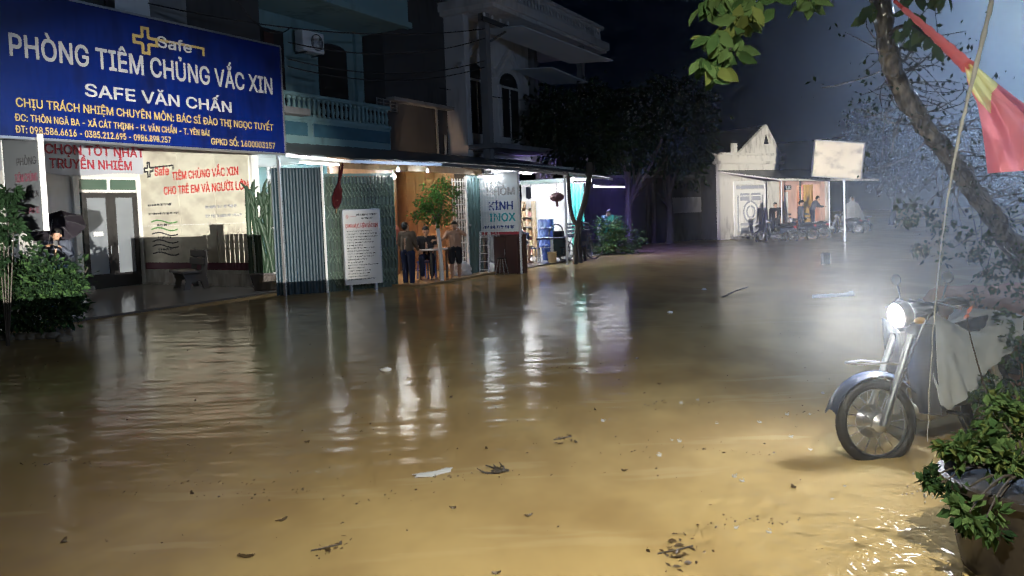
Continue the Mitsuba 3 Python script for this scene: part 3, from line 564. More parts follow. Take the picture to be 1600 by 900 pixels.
tops = [C.w(*C.Y(x, y, yy)) for x, y, yy in ((688, 300, -1.6), (672, 312, -1.7), (695, 330, -1.7), (678, 335, -1.9), (700, 300, -1.6), (665, 330, -1.8))]
for k, t in enumerate(tops): add('limb', limb(spline([a, (a+t)/2+[0, 0, .1], t], 8), .025, .008, 6), BARK2, st)
crown(st, [(t, (.33, .33, .3)) for t in tops], 2200, .065, [leafmat('porch_leaf', (.05, .17, .04), .4), LEAF2], np.random.default_rng(3))
# people of the porch
person('shirtless person in black shorts standing by the white grille with a hand to the face', C.w(4.12, -1.72, -.12), TOCAM+5, dict(ell=(.12, .27, 1.28), wrl=(.1, .08, 1.45), elr=(.05, -.3, 1.2), wrr=(.12, -.5, 1.18)), None, legs='black', leg_cut='short', scale=.97)
person('person in a brown long-sleeved top standing at the gate edge with back turned', C.w(2.72, -1.3, -.1), 60, dict(head=(.0, .03, 1.53), wrl=(.2, .1, 1.0), wrr=(.16, -.2, .95)), 'brown', 'long', 'navy', scale=.98)
person('person in a black T-shirt seated behind the small tree table', C.w(3.75, -1.1, .05), TOCAM, SIT(.5), 'black', 'short', 'navy', scale=1.0)
person('person in a red and white cap half hidden behind the brown top', C.w(2.75, -.75, .05), TOCAM+20, {}, 'pink', 'short', 'slate', scale=.97, hat='pink')
tb = thing('porch_table', 'narrow pale table beside the seated person in black', 'table')
TBF = Fr(C.w(3.35, -1.55, .05), 60); add('tabletop', MB().box(0, .75, 0, .45, .72, .76, .008), WHITEP, tb, TBF)
for x in (.05, .7):
    for y in (.05, .4): add('leg', MB().box(x-.02, x+.02, y-.02, y+.02, 0, .72), DSTEEL, tb, TBF)
bn_ = thing('porch_stool', 'seat under the person in the black T-shirt', 'stool'); SF = Fr(C.w(3.75, -1.08, .05), 60)
add('seat', MB().box(-.18, .18, -.18, .18, .4, .45, .01), BLUEP, bn_, SF)
for x in (-.15, .15):
    for y in (-.15, .15): add('leg', MB().bar((x*1.1, y*1.1, 0), (x, y, .4), .03), BLUEP, bn_, SF)
sk = thing('white_sack', 'crumpled white sack on the floor beside the shirtless person', 'sack')
v = trimesh.creation.icosphere(subdivisions=3); d = meshkit.fbm(v.vertices*2.2+5, 3)[:, None]; add('cloth', (v.vertices*[.28, .22, .24]*(.6+.8*d)+C.w(4.65, -1.5, .2), v.faces), WHITE, sk, smooth=True)
# white grille, green panel, ladder, sign, cabinet
gr = thing('white_grille', 'white welded wire grille leaning beside the green panel', 'grille'); gm = [mikit.ply(MB().box(-.012, .012, -.01, .01, 0, 2.5).get(), WHITEP), mikit.ply(MB().box(0, .62, -.008, .008, -.01, .01).get(), WHITEP)]
for k in range(6):
    M = C.mat().copy(); M[:3, 3] = C.w(4.44+.124*k, -1.5, .08); add('upright', gm[0], None, gr, None, m=M)
for k in range(13):
    M = C.mat().copy(); M[:3, 3] = C.w(4.44, -1.52, .1+.2*k); add('crossbar', gm[1], None, gr, None, m=M)
add('edge_post', MB().box(5.04, 5.09, -1.53, -1.47, .05, 2.64), WHITEP, gr, C)
gp = thing('sheet_partition', 'plain green upright metal panel right of the white grille', 'panel')
add('sheet', MB().box(5.1, 5.82, -1.5, -1.44, -.2, 2.68, .004), GREENP, gp, C)
Bm = MB()
for k in range(4): Bm.box(5.22+.15*k, 5.25+.15*k, -1.512, -1.5, 0, 2.6)
add('fold', Bm, GREENP, gp, C); add('knob', MB().ball(C.w(5.12, -1.56, 1.35), .035), CHROME, gp)
NF = Fr(C.w(5.72, -1.5), -30)     # perpendicular to the street
ns = thing('glass_shop_sign', 'pale upright shop sign with blue and teal capitals behind a wire grid', 'sign')
add('panel', MB().box(.02, 1.2, 0, .06, 1.12, 2.72), mat('sign_pale', .6, .66, .7, rough=.4), ns, NF)
for s, z, h, mm in (('NHÔM', 2.12, .2, GREYI), ('KÍNH', 1.73, .21, INKB), ('INOX', 1.42, .21, TEALI)): text(ns, s, .3 if s != 'NHÔM' else .25, 1.05 if s == 'KÍNH' else 1.12, z, h, mm, NF, -.004)
words(ns, .1, 1.12, 1.22, .09, INKB, NF, -.003)
add('foot_band', MB().box(.02, 1.2, -.006, 0, 1.06, 1.13), DRED, ns, NF)
for k in range(7): add('wire_upright', MB().box(.06+.09*k, .07+.09*k, -.05, -.04, 1.0, 2.7), WHITEP, ns, NF)
for k in range(11): add('wire_crossbar', MB().box(.06, .62, -.06, -.05, 1.05+.16*k, 1.06+.16*k), WHITEP, ns, NF)
tube_lamp('tube_lamp', 'short cold tube above the pale shop sign with blue capitals', tuple(NF.w(.15, -.25, 2.62)), tuple(NF.w(.6, -.25, 2.62)), .016, (110, 130, 150), None)
ld = thing('ladder', 'white metal ladder standing against the dark cabinet', 'ladder')
for x in (.05, .33): add('rail', MB().tube([(x, -.22, -.1), (x, -.1, 1.15)], .018), WHITEP, ld, NF)
for k in range(5): add('rung', MB().tube([(.05, -.2+.02*k, .12+.22*k), (.33, -.2+.02*k, .12+.22*k)], .013), WHITEP, ld, NF)
cb = thing('cabinet', 'dark brown cabinet with two doors under the pale shop sign', 'cabinet')
add('case', MB().box(.36, 1.15, .06, .5, -.1, 1.05, .01), mat('dark_wood', .05, .02, .018, rough=.4), cb, NF)
for a in (.39, .77): add('door', MB().box(a, a+.35, .035, .06, .08, 1.0, .006), 'dark_wood', cb, NF)
add('handle', MB().box(.71, .73, .02, .035, .5, .65), STEEL, cb, NF)
so = thing('steel_stool', 'small splayed steel stool before the dark cabinet', 'stool')
QF = Fr(NF.w(.75, -.2), -30)
for x in (-.13, .13):
    for y in (-.1, .1): add('leg', MB().tube([(x*1.2, y*1.2, -.1), (x*.5, y*.6, .42)], .012), STEEL, so, QF)
add('seat', MB().lathe([(0, .42), (.13, .42), (.13, .45), (0, .45)], 16), CLOTHS['black'], so, QF)
# ---------------------------------------------------------------- the brightly lit shop
LS = thing('lit_shop', 'brightly lit white shop room open to the flooded street', 'building')
WF = Fr(C.w(12, 1.), -30)
add('white_wall', MB().box(0.72, 2.32, 0, .12, 0, 2.6), WHITEW, LS, WF); add('grey_jamb', MB().box(.35, .72, -.06, .1, 0, 2.6), GREYW, LS, WF)
add('back_wall', MB().box(6.1, 12, 1.2, 1.35, 0, 3.0), WHITEW, LS, C); add('ceiling', MB().box(6.1, 12.2, -1.4, 1.2, 3.0, 3.1), WHITEW, LS, C)
add('divider', MB().box(6.1, 6.2, -1.4, 1.2, 0, 3.0), WHITEW, LS, C); add('curtain_rod', MB().tube([(2.2, -.05, 2.56), (2.9, -.05, 2.56)], .015), STEEL, LS, WF)
add('beam', MB().box(.3, 2.4, -.1, -.02, 2.6, 2.75), GREENP, LS, WF)
sh = thing('goods_shelf', 'tall shelf of orange goods at the left of the lit shop', 'shelf')
a, b = WF.Y(815, 350, -.35)[0], WF.Y(832, 350, -.35)[0]
add('frame', MB().box(a, a+.03, -.35, -.06, .05, 2.0).box(b-.03, b, -.35, -.06, .05, 2.0), WOODP, sh, WF)
gm_ = [mat('box_orange', .5, .22, .08), mat('box_tan', .5, .36, .2), CLOTHS['pink'], GOLD]
for k in range(6):
    add('board', MB().box(a+.03, b-.03, -.35, -.06, .1+.33*k, .125+.33*k), WOODP, sh, WF)
    for j in range(3):
        if k < 5: x = a+.05+j*(b-a-.1)/3; add('goods_box', MB().box(x, x+(b-a-.1)/3-.015, -.34, -.1, .125+.33*k, .125+.33*k+rng.uniform(.16, .27)), gm_[(k+j) % 4], sh, WF)
cu = thing('curtain', 'bright green curtain at the right end of the lit shop', 'curtain')
y0, y1 = WF.Y(893, 330, -.05)[0], WF.Y(912, 330, -.05)[0]
X = np.linspace(y0, y1, 40); add('cloth', MB().grid([[(x, -.05+.035*math.sin(x*46), z) for z in (.3, 1.4, 2.56)] for x in X]), CURT, cu, WF)
tube_lamp('tube_lamp', 'fluorescent tube on the ceiling of the lit shop', (9.2, -.5, 2.9), (10.6, -.5, 2.9), .022, (2200, 2300, 2450), C)
tube_lamp('tube_lamp', 'bright fluorescent tube under the far end of the canopy', (11.1, -1.8, 2.66), (12.6, -1.8, 2.64), .03, (420, 450, 480), C)
tube_lamp('tube_lamp', 'thin bluish tube below the canopy end, right of the green curtain', (12.6, -1.9, 2.42), (15.5, -1.9, 2.42), .018, (330, 250, 1400), C)
ln = thing('lantern', 'round dark paper lantern hanging before the white wall', 'lantern')
p = C.X(870, 308, 10.2); M = np.eye(4); M[:3, 3] = C.w(10.2, p[1], p[2])
add('paper', MB().lathe([(.05, .15), (.13, .13), (.22, .06), (.235, 0), (.22, -.06), (.13, -.13), (.05, -.15)], 20, M), LANT, ln, smooth=True)
add('tassel', MB().lathe([(.03, -.15), (.035, -.17), (.05, -.3), (0, -.3)], 10, M), LANT, ln); add('cord', MB().tube([M[:3, 3]+[0, 0, .15], M[:3, 3]+[0, 0, .5]], .006, 4), INK, ln)
def chair(lab, o, yaw, mt):
    t = thing('chair', lab, 'chair'); f = Fr(o, yaw)
    add('seat', MB().box(-.2, .2, -.2, .2, .42, .45, .01), mt, t, f); add('backrest', MB().box(-.2, -.17, -.2, .2, .6, .95, .01), mt, t, f)
    for x in (-.18, .18):
        for y in (-.18, .18): add('leg', MB().tube([(x, y, 0), (x, y, .95 if x < 0 else .42)], .014, 6), DSTEEL, t, f)
chair('dark chair standing in the lit shop left of the stacked tables', C.w(9.4, -1.1, .03), 20, CLOTHS['navy'])
chair('dark chair nearest the street in the lit shop', C.w(9.9, -1.9, .03), -60, CLOTHS['black'])
chair('dark chair by the leaning boards', C.w(10.4, -2.3, .03), 100, CLOTHS['navy'])
for nm, o, lab in (('work_table', (9.6, -1.7), 'dark work table with steel legs before the white wall'), ('work_table', (10.9, -2.0), 'second dark table close to the leaning boards')):
    t = thing(nm, lab, 'table'); f = Fr(C.w(*o, .03), 60)
    add('tabletop', MB().box(-.5, .5, -.3, .3, .72, .76, .006), CLOTHS['navy'], t, f); add('front_panel', MB().box(-.46, .46, -.27, -.25, .15, .72), BLUESH, t, f)
    for x in (-.46, .46):
        for y in (-.26, .26): add('leg', MB().box(x-.02, x+.02, y-.02, y+.02, 0, .72), STEEL, t, f)
dr2 = thing('blue_drum', 'blue plastic barrel standing before the white wall', 'barrel'); M = np.eye(4); p = C.X(853, 362, 11.2); M[:3, 3] = C.w(11.2, p[1], .4)
add('shell', MB().lathe([(0, 0), (.26, 0), (.28, .05), (.28, .3), (.3, .33), (.28, .36), (.28, .62), (.3, .65), (.28, .68), (.27, .95), (0, .95)], 20, M), BLUEP, dr2)
cr = thing('crate_stack', 'dark stacked cage on the second table before the white wall', 'crate'); f = Fr(C.w(10.9, -2.0, .79), 60)
for k in range(4): add('slat', MB().box(-.4, .4, -.25, .25, .12*k, .12*k+.07), CLOTHS['slate'], cr, f)
bw = thing('bent_hoop', 'bent pipe hoop rising from the table in the lit shop', 'pipe')
add('pipe', MB().tube([C.w(9.3+1.1*(1-math.cos(t))/2, -1.75, .79+.42*math.sin(t)) for t in np.linspace(0, np.pi, 15)], .018), DSTEEL, bw)
for k, (px, py, qx, qy, lb) in enumerate([(894, 412, 905, 345, 'pale board leaning at the shop corner, foremost'), (903, 410, 906, 350, 'dark board leaning in the middle at the shop corner'), (915, 408, 908, 345, 'dark board leaning to the right at the shop corner'), (909, 411, 903, 352, 'narrow board between the leaning dark boards')]):
    a = gnd(px, py); dp = (a-CAM)@FW; tag(add('leaning_board', MB().bar(a-[0, 0, .2], at(qx, qy, dp+.5), .1 if k else .05, .03), WOODP if k == 0 else DOORF), lb, 'board')
tg = thing('leaning_tree', 'dark bare trunk slanting across the green curtain', 'tree'); dp = 22.5
add('trunk', limb(spline([at(900, 412, dp), at(903, 350, dp+.3), at(912, 320, dp+.4), at(919, 285, dp+.6), at(921, 255, dp+.8)], 14), .07, .1), BARK2, tg)
add('limb', limb(spline([at(906, 352, dp+.3), at(893, 335, dp+.2), at(889, 300, dp+.1), at(886, 270, dp)], 10), .07, .05), BARK2, tg)
person('person in pale shorts seated at the left of the lit shop', C.w(9.0, -.75, .03), TOCAM+40, SIT(.48), 'grey', 'short', 'white', 'short')
person('person in a blue jacket bending beside the green bush', C.w(13.6, -1.7, .03), TOCAM+40, dict(chest=(.14, 0, 1.2), neck=(.26, 0, 1.34), head=(.34, 0, 1.44), shl=(.2, .18, 1.3), shr=(.2, -.18, 1.3), ell=(.38, .22, 1.08), elr=(.38, -.22, 1.08), wrl=(.55, .12, 1.05), wrr=(.55, -.12, 1.05)), 'blue', 'long', 'white')
hb_ = thing('green_bush', 'green bush lit by the shop at the right end of the row', 'bush')
c0 = gnd(962, 398); crown(hb_, [(c0+[-.1, .2, .45], (.75, .7, .5)), (c0+[.35, .3, .5], (.6, .6, .5)), (c0+[-.1, .3, .95], (.55, .5, .4))], 2600, .1, [LEAF1, LEAF2, LEAF3], np.random.default_rng(5)); 
for k in range(5): add('stem', limb([c0-[0, 0, .3], c0+[.2*k-.4, .2, .7]], .02, .01, 5), BARK2, hb_)
gs = thing('green_tarp', 'bright green tarpaulin bundle behind the lit bush', 'tarpaulin'); v = trimesh.creation.icosphere(subdivisions=3); d = meshkit.fbm(v.vertices*1.8+9, 3)[:, None]; add('cloth', (v.vertices*[.4, .3, .45]*(.65+.6*d)+c0+np.array([.0, .8, 1.0]), v.faces), CURT, gs, smooth=True)
# goods and loose things that crowd the lit shop
for k, (x, z, w, h, mm, lb) in enumerate([(8.2, 2.35, .3, .5, 'navy', 'dark jacket hanging at the left of the lit shop'), (8.9, 2.4, .25, .4, 'slate', 'grey cloth hanging under the shop beam left of the lantern')]):
    hk = thing('hung_cloth', lb, 'cloth'); X = np.linspace(-w/2, w/2, 10)
    add('cloth', MB().grid([[(x+a, -1.3+.03*math.sin(a*30), z-b*h*(1-.3*abs(a)/w)) for b in np.linspace(0, 1, 6)] for a in X], .01), CLOTHS[mm], hk, C)
for k, (x, y, r_0, h, mm, lb) in enumerate([(9.0, -2.0, .15, .34, 'box_tan', 'tan bucket on the floor at the front of the lit shop'), (10.2, -1.2, .17, .4, 'ink_blue', 'blue bucket under the work table in the lit shop')]):
    bk = thing('bucket', lb, 'bucket'); M = np.eye(4); M[:3, 3] = C.w(x, y, .03); add('shell', MB().lathe([(0, 0), (r_0*.8, 0), (r_0, h), (r_0*1.05, h), (r_0*.95, h-.02), (r_0*.76, .02), (0, .02)], 18, M), mm, bk)
    add('handle', MB().tube([C.w(x+r_0*math.cos(t), y, .03+h+.12*math.sin(t)) for t in np.linspace(0, np.pi, 9)], .006, 5), STEEL, bk)
bi = thing('bicycle', 'dark bicycle leaning at the tables before the white wall', 'bicycle'); BFm = Fr(C.w(10.3, -2.35, .03), 20)
for x in (-.5, .5):
    tor = trimesh.creation.torus(.3, .02, major_sections=28, minor_sections=6); tor.apply_transform(trimesh.transformations.rotation_matrix(math.pi/2, [1, 0, 0])); tor.apply_translation([x, 0, .32]); w_ = add('wheel', tor, RUBBER, bi, BFm)
    for j in range(8): a = j*math.pi/4; add('spoke', MB().tube([(x, 0, .32), (x+.29*math.cos(a), 0, .32+.29*math.sin(a))], .004, 4), STEEL, w_, BFm)
add('frame', MB().tube([(-.5, 0, .32), (-.1, 0, .3), (-.22, 0, .78), (-.5, 0, .32)], .016, 6).tube([(-.1, 0, .3), (.34, 0, .72), (-.2, 0, .7)], .016, 6).tube([(.5, 0, .32), (.34, 0, .72), (.3, 0, .95)], .015, 6), DSTEEL, bi, BFm)
add('saddle', MB().box(-.34, -.12, -.06, .06, .8, .85, .02), RUBBER, bi, BFm); add('handlebar', MB().tube([(.2, .26, .98), (.3, .1, .97), (.3, -.1, .97), (.2, -.26, .98)], .012, 6), STEEL, bi, BFm)
# ---------------------------------------------------------------- motorbikes
def wheel(parts, key, x, st):
    r = .285; tor = trimesh.creation.torus(r-.035, .035, major_sections=40, minor_sections=10); tor.apply_transform(trimesh.transformations.rotation_matrix(math.pi/2, [1, 0, 0])); tor.apply_translation([x, 0, r])
    parts.append((key+'__tyre', tor, RUBBER, st))
    tor = trimesh.creation.torus(r-.062, .014, major_sections=40, minor_sections=8); tor.apply_transform(trimesh.transformations.rotation_matrix(math.pi/2, [1, 0, 0])); tor.apply_translation([x, 0, r])
    parts.append((key+'__rim', tor, CHROME, st)); M = np.eye(4); M[:3, :3] = [[1, 0, 0], [0, 0, -1], [0, 1, 0]]; M[:3, 3] = (x, 0, r)
    parts.append((key+'__hub', MB().lathe([(0, -.07), (.03, -.07), (.06, -.05), (.065, 0), (.06, .05), (.03, .07), (0, .07)], 18, M).get(), STEEL, st))
    parts.append((key+'__brake_disc', MB().lathe([(.06, .05), (.11, .05), (.11, .056), (.06, .056)], 24, M).get(), CHROME, st))
    for k in range(18):
        a = k*math.pi/9; b = a+(.35 if k % 2 else -.35); s = .03*(1 if k % 4 < 2 else -1)
        parts.append((key+'__spoke', MB().tube([(x+.055*math.cos(a), s, r+.055*math.sin(a)), (x+.22*math.cos(b), 0, r+.22*math.sin(b))], .003, 4).get(), CHROME, st))
def bike_parts():
    p = []; wheel(p, 'front_wheel', .62, 1); wheel(p, 'rear_wheel', -.6, 0)
    for s in (1, -1): p.append(('fork_leg', MB().tube([(.63, .085*s, .27), (.54, .085*s, .46), (.36, .085*s, .84)], [.03, .026, .022], 10).get(), CHROME, 1))
    a = np.linspace(.35, 2.5, 16); G = [[(.62+.335*math.cos(t), w*.062, .285+.335*math.sin(t)-abs(w)**2*.03) for w in np.linspace(-1, 1, 7)] for t in a]
    p.append(('front_fender', MB().grid(G, .006).get(), BIKEB, 1))
    sm = lambda ch, e=.03: hulls(list(zip(ch[:-1], ch[1:])), 10, e, 4)
    p.append(('head_cowl', sm([((.22, .12, 1.0), .045), ((.28, 0, .97), .09), ((.22, -.12, 1.0), .045)]), BIKEB, 1))
    M = np.eye(4); d = np.array([1, 0, -.1]); d /= np.linalg.norm(d); z = np.array([.1, 0, 1]); z /= np.linalg.norm(z); M[:3, :3] = np.stack([z, np.cross(d, z), d], 1); M[:3, 3] = (.36, 0, .97)
    p.append(('headlight__rim', MB().lathe([(.085, -.04), (.092, .0), (.088, .025), (.08, .03)], 24, M).get(), CHROME, 1))
    M2 = M.copy(); M2[:3, 3] = M[:3, 3]+d*.02; p.append(('headlight__lens', MB().lathe([(.08, 0), (.07, .025), (.045, .045), (0, .055)], 24, M2).get(), WHITE, 1))
    p.append(('brake_cable', MB().tube(spline([(.2, .21, 1.04), (.33, .19, .92), (.44, .13, .66), (.6, .1, .34)], 14), .006, 5).get(), RUBBER, 1)); p.append(('front_carrier', MB().tube([(.48, .1, .66), (.6, .12, .68), (.74, .08, .68), (.74, -.08, .68), (.6, -.12, .68), (.48, -.1, .66)], .008, 6).get(), CHROME, 1)); p.append(('brake_caliper', MB().box(.5, .56, .06, .1, .34, .44, .01).get(), STEEL, 1))
    p.append(('handlebar', MB().tube(spline([(.14, .34, 1.03), (.19, .2, 1.05), (.24, 0, 1.01), (.19, -.2, 1.05), (.14, -.34, 1.03)], 16), .013).get(), DSTEEL, 1))
    for s in (1, -1):
        p.append(('grip', MB().tube([(.18, .24*s, 1.04), (.14, .35*s, 1.03)], .02).get(), RUBBER, 1)); p.append(('brake_lever', MB().tube([(.23, .2*s, 1.04), (.22, .34*s, 1.01)], .006, 5).get(), CHROME, 1))
        p.append(('mirror', MB().tube([(.2, .2*s, 1.05), (.18, .24*s, 1.17)], .006, 5).ball((.18, .25*s, 1.2), (.012, .05, .04), 2).get(), DSTEEL, 1))
        p.append(('turn_signal', MB().ball((.32, .13*s, .93), (.04, .03, .022), 2).get(), GOLDC, 1))
        sh_ = [[(.29-.12*v+.02*math.sin(v*3), s*(.03+.16*u-.02*v), .92-.62*v) for u in np.linspace(0, 1, 6)] for v in np.linspace(0, 1, 9)]
        sh_ = [[(x+.07*(1-((abs(y)-.03)/.16)**2), y, z) for x, y, z in row] for row in sh_]
        p.append(('leg_shield', MB().grid(sh_, .008).get(), BIKEB, 0))
        p.append(('side_cover', sm([((-.15, .1*s, .5), .06), ((-.6, .09*s, .66), .05), ((-.2, .1*s, .62), .06)]), BIKEB, 0)); p.append(('footpeg', MB().tube([(.0, .08*s, .28), (.0, .24*s, .28)], .014).get(), RUBBER, 0))
        p.append(('swing_arm', MB().tube([(.0, .09*s, .33), (-.6, .09*s, .285)], .02).get(), DSTEEL, 0)); p.append(('rear_shock', MB().tube([(-.45, .12*s, .62), (-.58, .12*s, .3)], .025).get(), CHROME, 0))
    p.append(('frame', MB().tube(spline([(.34, 0, .86), (.2, 0, .5), (-.1, 0, .5), (-.6, 0, .66)], 12), .04).get(), DSTEEL, 0))
    p.append(('engine', sm([((.12, 0, .3), .09), ((-.05, 0, .32), .1), ((.22, 0, .33), .06)]), STEEL, 0))
    p.append(('seat', sm([((.0, 0, .72), .075), ((-.3, 0, .75), .105), ((-.66, 0, .8), .075)]), CLOTHS['black'], 0))
    p.append(('rear_rack', MB().tube([(-.55, .1, .84), (-.85, .08, .86), (-.85, -.08, .86), (-.55, -.1, .84)], .011).get(), CHROME, 0))
    a = np.linspace(.6, 2.3, 12); p.append(('rear_fender', MB().grid([[(-.6+.34*math.cos(t+.5), w*.07, .285+.34*math.sin(t+.5)) for w in (-1, -.5, 0, .5, 1)] for t in a], .006).get(), RUBBER, 0))
    p.append(('exhaust', MB().tube([(.1, -.1, .25), (-.2, -.14, .24), (-.3, -.15, .27), (-.8, -.16, .38)], [.02, .022, .045, .05], 10).get(), CHROME, 0)); p.append(('tail_light', sm([((-.72, 0, .72), .05), ((-.76, 0, .7), .045)]), DRED, 0))
    p.append(('stand', MB().tube([(-.1, .1, .25), (-.14, .2, 0)], .012).get(), DSTEEL, 0)); return p
_bp = [(n, mikit.ply(m, mt, 40), st) for n, m, mt, st in bike_parts()]
def motorbike(label, o, yaw, steer=0., group=None, tilt=0.):
    t = thing('motorbike', label, 'motorbike', group); f = Fr(o, yaw); ks = {}
    S = trimesh.transformations.rotation_matrix(math.radians(steer), [-.38, 0, 1], [.42, 0, .75]); Tl = trimesh.transformations.rotation_matrix(math.radians(tilt), [1, 0, 0])
    for n, d, st in _bp: ks[n] = add(n, d, None, t, None, m=f.mat()@Tl@(S if st else np.eye(4)))
    return t, f, ks, f.mat()@Tl@S
# ---------------------------------------------------------------- far house across the flood
H = Fr((9.56, 34.1, 0), 32)
fh = thing('gabled_house', 'small pale house with a pointed gable and an ornate double door across the flood', 'building')
add('wall', MB().box(-.05, .85, 0, .2, -.3, 3.45).box(3.15, 4.05, 0, .2, -.3, 3.45).box(.85, 3.15, 0, .2, 2.66, 3.45), FARW, fh, H)
add('side_wall', MB().box(-.05, .15, .2, 7, -.3, 3.45), DARKW, fh, H)  # shade on this side is put into its dark plaster colour
add('cornice', MB().box(-.25, 4.25, -.2, .2, 3.45, 3.58).box(-.15, 4.15, -.08, .2, 3.58, 3.85).box(-.28, 4.3, -.24, .2, 3.85, 3.95), FARW, fh, H)
Pg = Polygon([(1.26, 3.95), (3.2, 5.34), (4.25, 3.95)]).difference(Polygon([(2.98, 4.4), (3.12, 4.86), (3.4, 4.86), (3.55, 4.4)]))
add('gable', MB().prism(Pg, .18, RX90(0, .15, 0)), FARW, fh, H); add('gable_opening', MB().box(2.9, 3.6, .155, .17, 4.35, 4.9), BLACK, fh, H)
add('roof', MB().prism([(1.3, 3.9), (3.2, 5.3), (4.2, 3.9)], -6, RX90(0, .16, 0)), BLACK, fh, H)
add('roof_post', MB().box(.85, .97, -.05, .1, 3.95, 4.4).box(1.05, 1.12, -.05, .1, 3.95, 4.4), FARW, fh, H)
add('door_frame', MB().box(.85, .98, -.06, .1, .1, 2.66).box(3.02, 3.15, -.06, .1, .1, 2.66).box(.98, 3.02, -.06, .1, 2.5, 2.66).box(.98, 3.02, -.03, .1, 2.2, 2.26), WHITEW, fh, H)
tr = add('transom', MB().box(.98, 3.02, .03, .06, 2.26, 2.5), FARW, fh, H)
for a, b in ((1.02, 1.35), (1.4, 2.6), (2.65, 2.98)): add('pane', MB().box(a, b, .012, .03, 2.3, 2.46), GREYV, tr, H)
for s in (-1, 1):
    x0, x1 = (1.0, 1.99) if s < 0 else (2.01, 3.0); d = add('door_leaf', MB().box(x0, x1, .0, .06, .12, 2.2), WHITEW, fh, H); hx0 = 2.0
    xi, xo = (x1-.06, x0+.3) if s < 0 else (x0+.06, x1-.3)
    for z0, z1 in ((.22, .5), (.6, .72), (1.75, 1.95), (2.0, 2.1)): add('inset', MB().box(min(xi, xo), max(xi, xo), -.014, -.0, z0, z1), GREYV, d, H)
    add('side_slot', MB().box(min(xo, x0 if s < 0 else x1)+.1, max(xo, x0 if s < 0 else x1)-.12, -.014, 0, .3, 2.0), GREYV, d, H)
    t = np.linspace(-np.pi/2, np.pi/2, 14)
    for r0, r1 in ((.52, .44), (.3, .22)): add('arc_moulding', MB().prism([*[(2+s*(.03+r0*.95*math.cos(u)), 1.22+r0*math.sin(u)) for u in t], *[(2+s*(.03+r1*.95*math.cos(u)), 1.22+r1*math.sin(u)) for u in t[::-1]]], .02, RX90(0, -.001, 0)), GREYV, d, H)
add('doorstep', MB().box(.7, 3.3, -.5, 0, -.3, .12), CONC, fh, H)
add('pink_wall', MB().box(4.05, 5.4, .02, .2, -.3, 2.9).box(7.22, 7.75, .02, .2, -.3, 2.9).box(5.4, 7.22, .02, .2, 2.45, 2.9).box(5.4, 7.22, .02, .2, -.3, .3), PINKW, fh, H)
add('pilaster', MB().box(7.6, 7.8, -.1, .02, -.3, 2.8), FARW, fh, H); add('slot_window', MB().box(4.45, 4.7, -.01, .02, .5, 2.1), WHITE, fh, H)
add('doorway_curtain', MB().grid([[(x, .3+.04*math.sin(x*25), z) for z in (.3, 1.4, 2.45)] for x in np.linspace(6.25, 7.0, 24)]), GOLDC, fh, H)
add('room', MB().box(5.0, 7.6, 1.6, 1.7, 0, 2.7).box(5.0, 5.1, .2, 1.6, 0, 2.7).box(7.5, 7.6, .2, 1.6, 0, 2.7).box(5, 7.6, .2, 1.7, 2.7, 2.8), PINKW, fh, H)
add('number_plate', MB().box(4.5, 4.95, -.012, .02, 2.2, 2.42), INK, fh, H); text(fh, 'LE', 4.56, 4.88, 2.24, .13, WHITE, H, -.013)
af = add('awning', MB().grid([[H.w(-.15, 0, 3.14), H.w(4.05, -.0, 3.16), H.w(8.7, 0, 3.1)], [H.w(.9, -2.5, 2.63), H.w(3, -2.5, 2.6), H.w(8.2, -2.5, 2.55)]], .05), TIN, fh)
add('awning_edge', MB().bar(H.w(.9, -2.52, 2.6), H.w(8.2, -2.52, 2.52), .06, .09).bar(H.w(-.15, -.02, 3.1), H.w(.9, -2.5, 2.6), .06, .06), FARW, fh)
for q in ((.14+.9, -2.5), (4.06+.3, -2.5), (2.3, -2.5)): add('awning_post', MB().tube([H.w(*q, -.3), H.w(*q, 2.58)], .04), STEEL if q[0] != 2.3 else DSTEEL, fh)
dl = thing('house_lamp', 'warm lamp inside the doorway with the gold curtain', 'lamp'); b = add('bulb', MB().ball((6.0, .9, 2.5), .06, 2), WHITE, dl, H); emit(b, 800, 560, 340); add('cap', MB().tube([(6.0, .9, 2.55), (6.0, .9, 2.7)], .04), WHITEP, dl, H)
bb = thing('billboard', 'blank stained billboard on a single post beside the far house', 'billboard')
a, b, c, d = [at(px, py, 29.) for px, py in ((1273, 219), (1351, 224), (1345, 281), (1268, 275))]
nb = np.cross(b-a, d-a); nb /= np.linalg.norm(nb); Bm = MB()
ps = np.array([a, b, c, d]); Bm.raw(np.vstack([ps, ps+nb*.08*np.sign(nb[1])]), [[0, 1, 2, 3], [7, 6, 5, 4], [0, 4, 5, 1], [1, 5, 6, 2], [2, 6, 7, 3], [3, 7, 4, 0]])
add('panel', Bm, SIGNOLD, bb); 
for e0, e1 in zip(ps, np.roll(ps, -1, 0)): add('rim', MB().bar(e0-[0, .02, 0], e1-[0, .02, 0], .04, .05), STEEL, bb)
m_ = (c+d)/2+np.array([.35, .1, 0]); add('post', MB().tube([m_*[1, 1, 0]-[0, 0, .3], m_+[0, 0, .6]], .05), STEEL, bb)
sb = thing('low_outbuilding', 'low dark building between the lit shop row and the pale gabled house', 'building')
add('wall', MB().box(-5.6, -.2, 1.0, 6, -.3, 2.9), DARKW, sb, H); add('roof', MB().box(-5.8, -.25, .7, 6, 2.9, 3.02), TIN, sb, H); add('parapet', MB().box(-2.2, -.3, .9, 1, 1.3, 2.0), GREYW, sb, H)
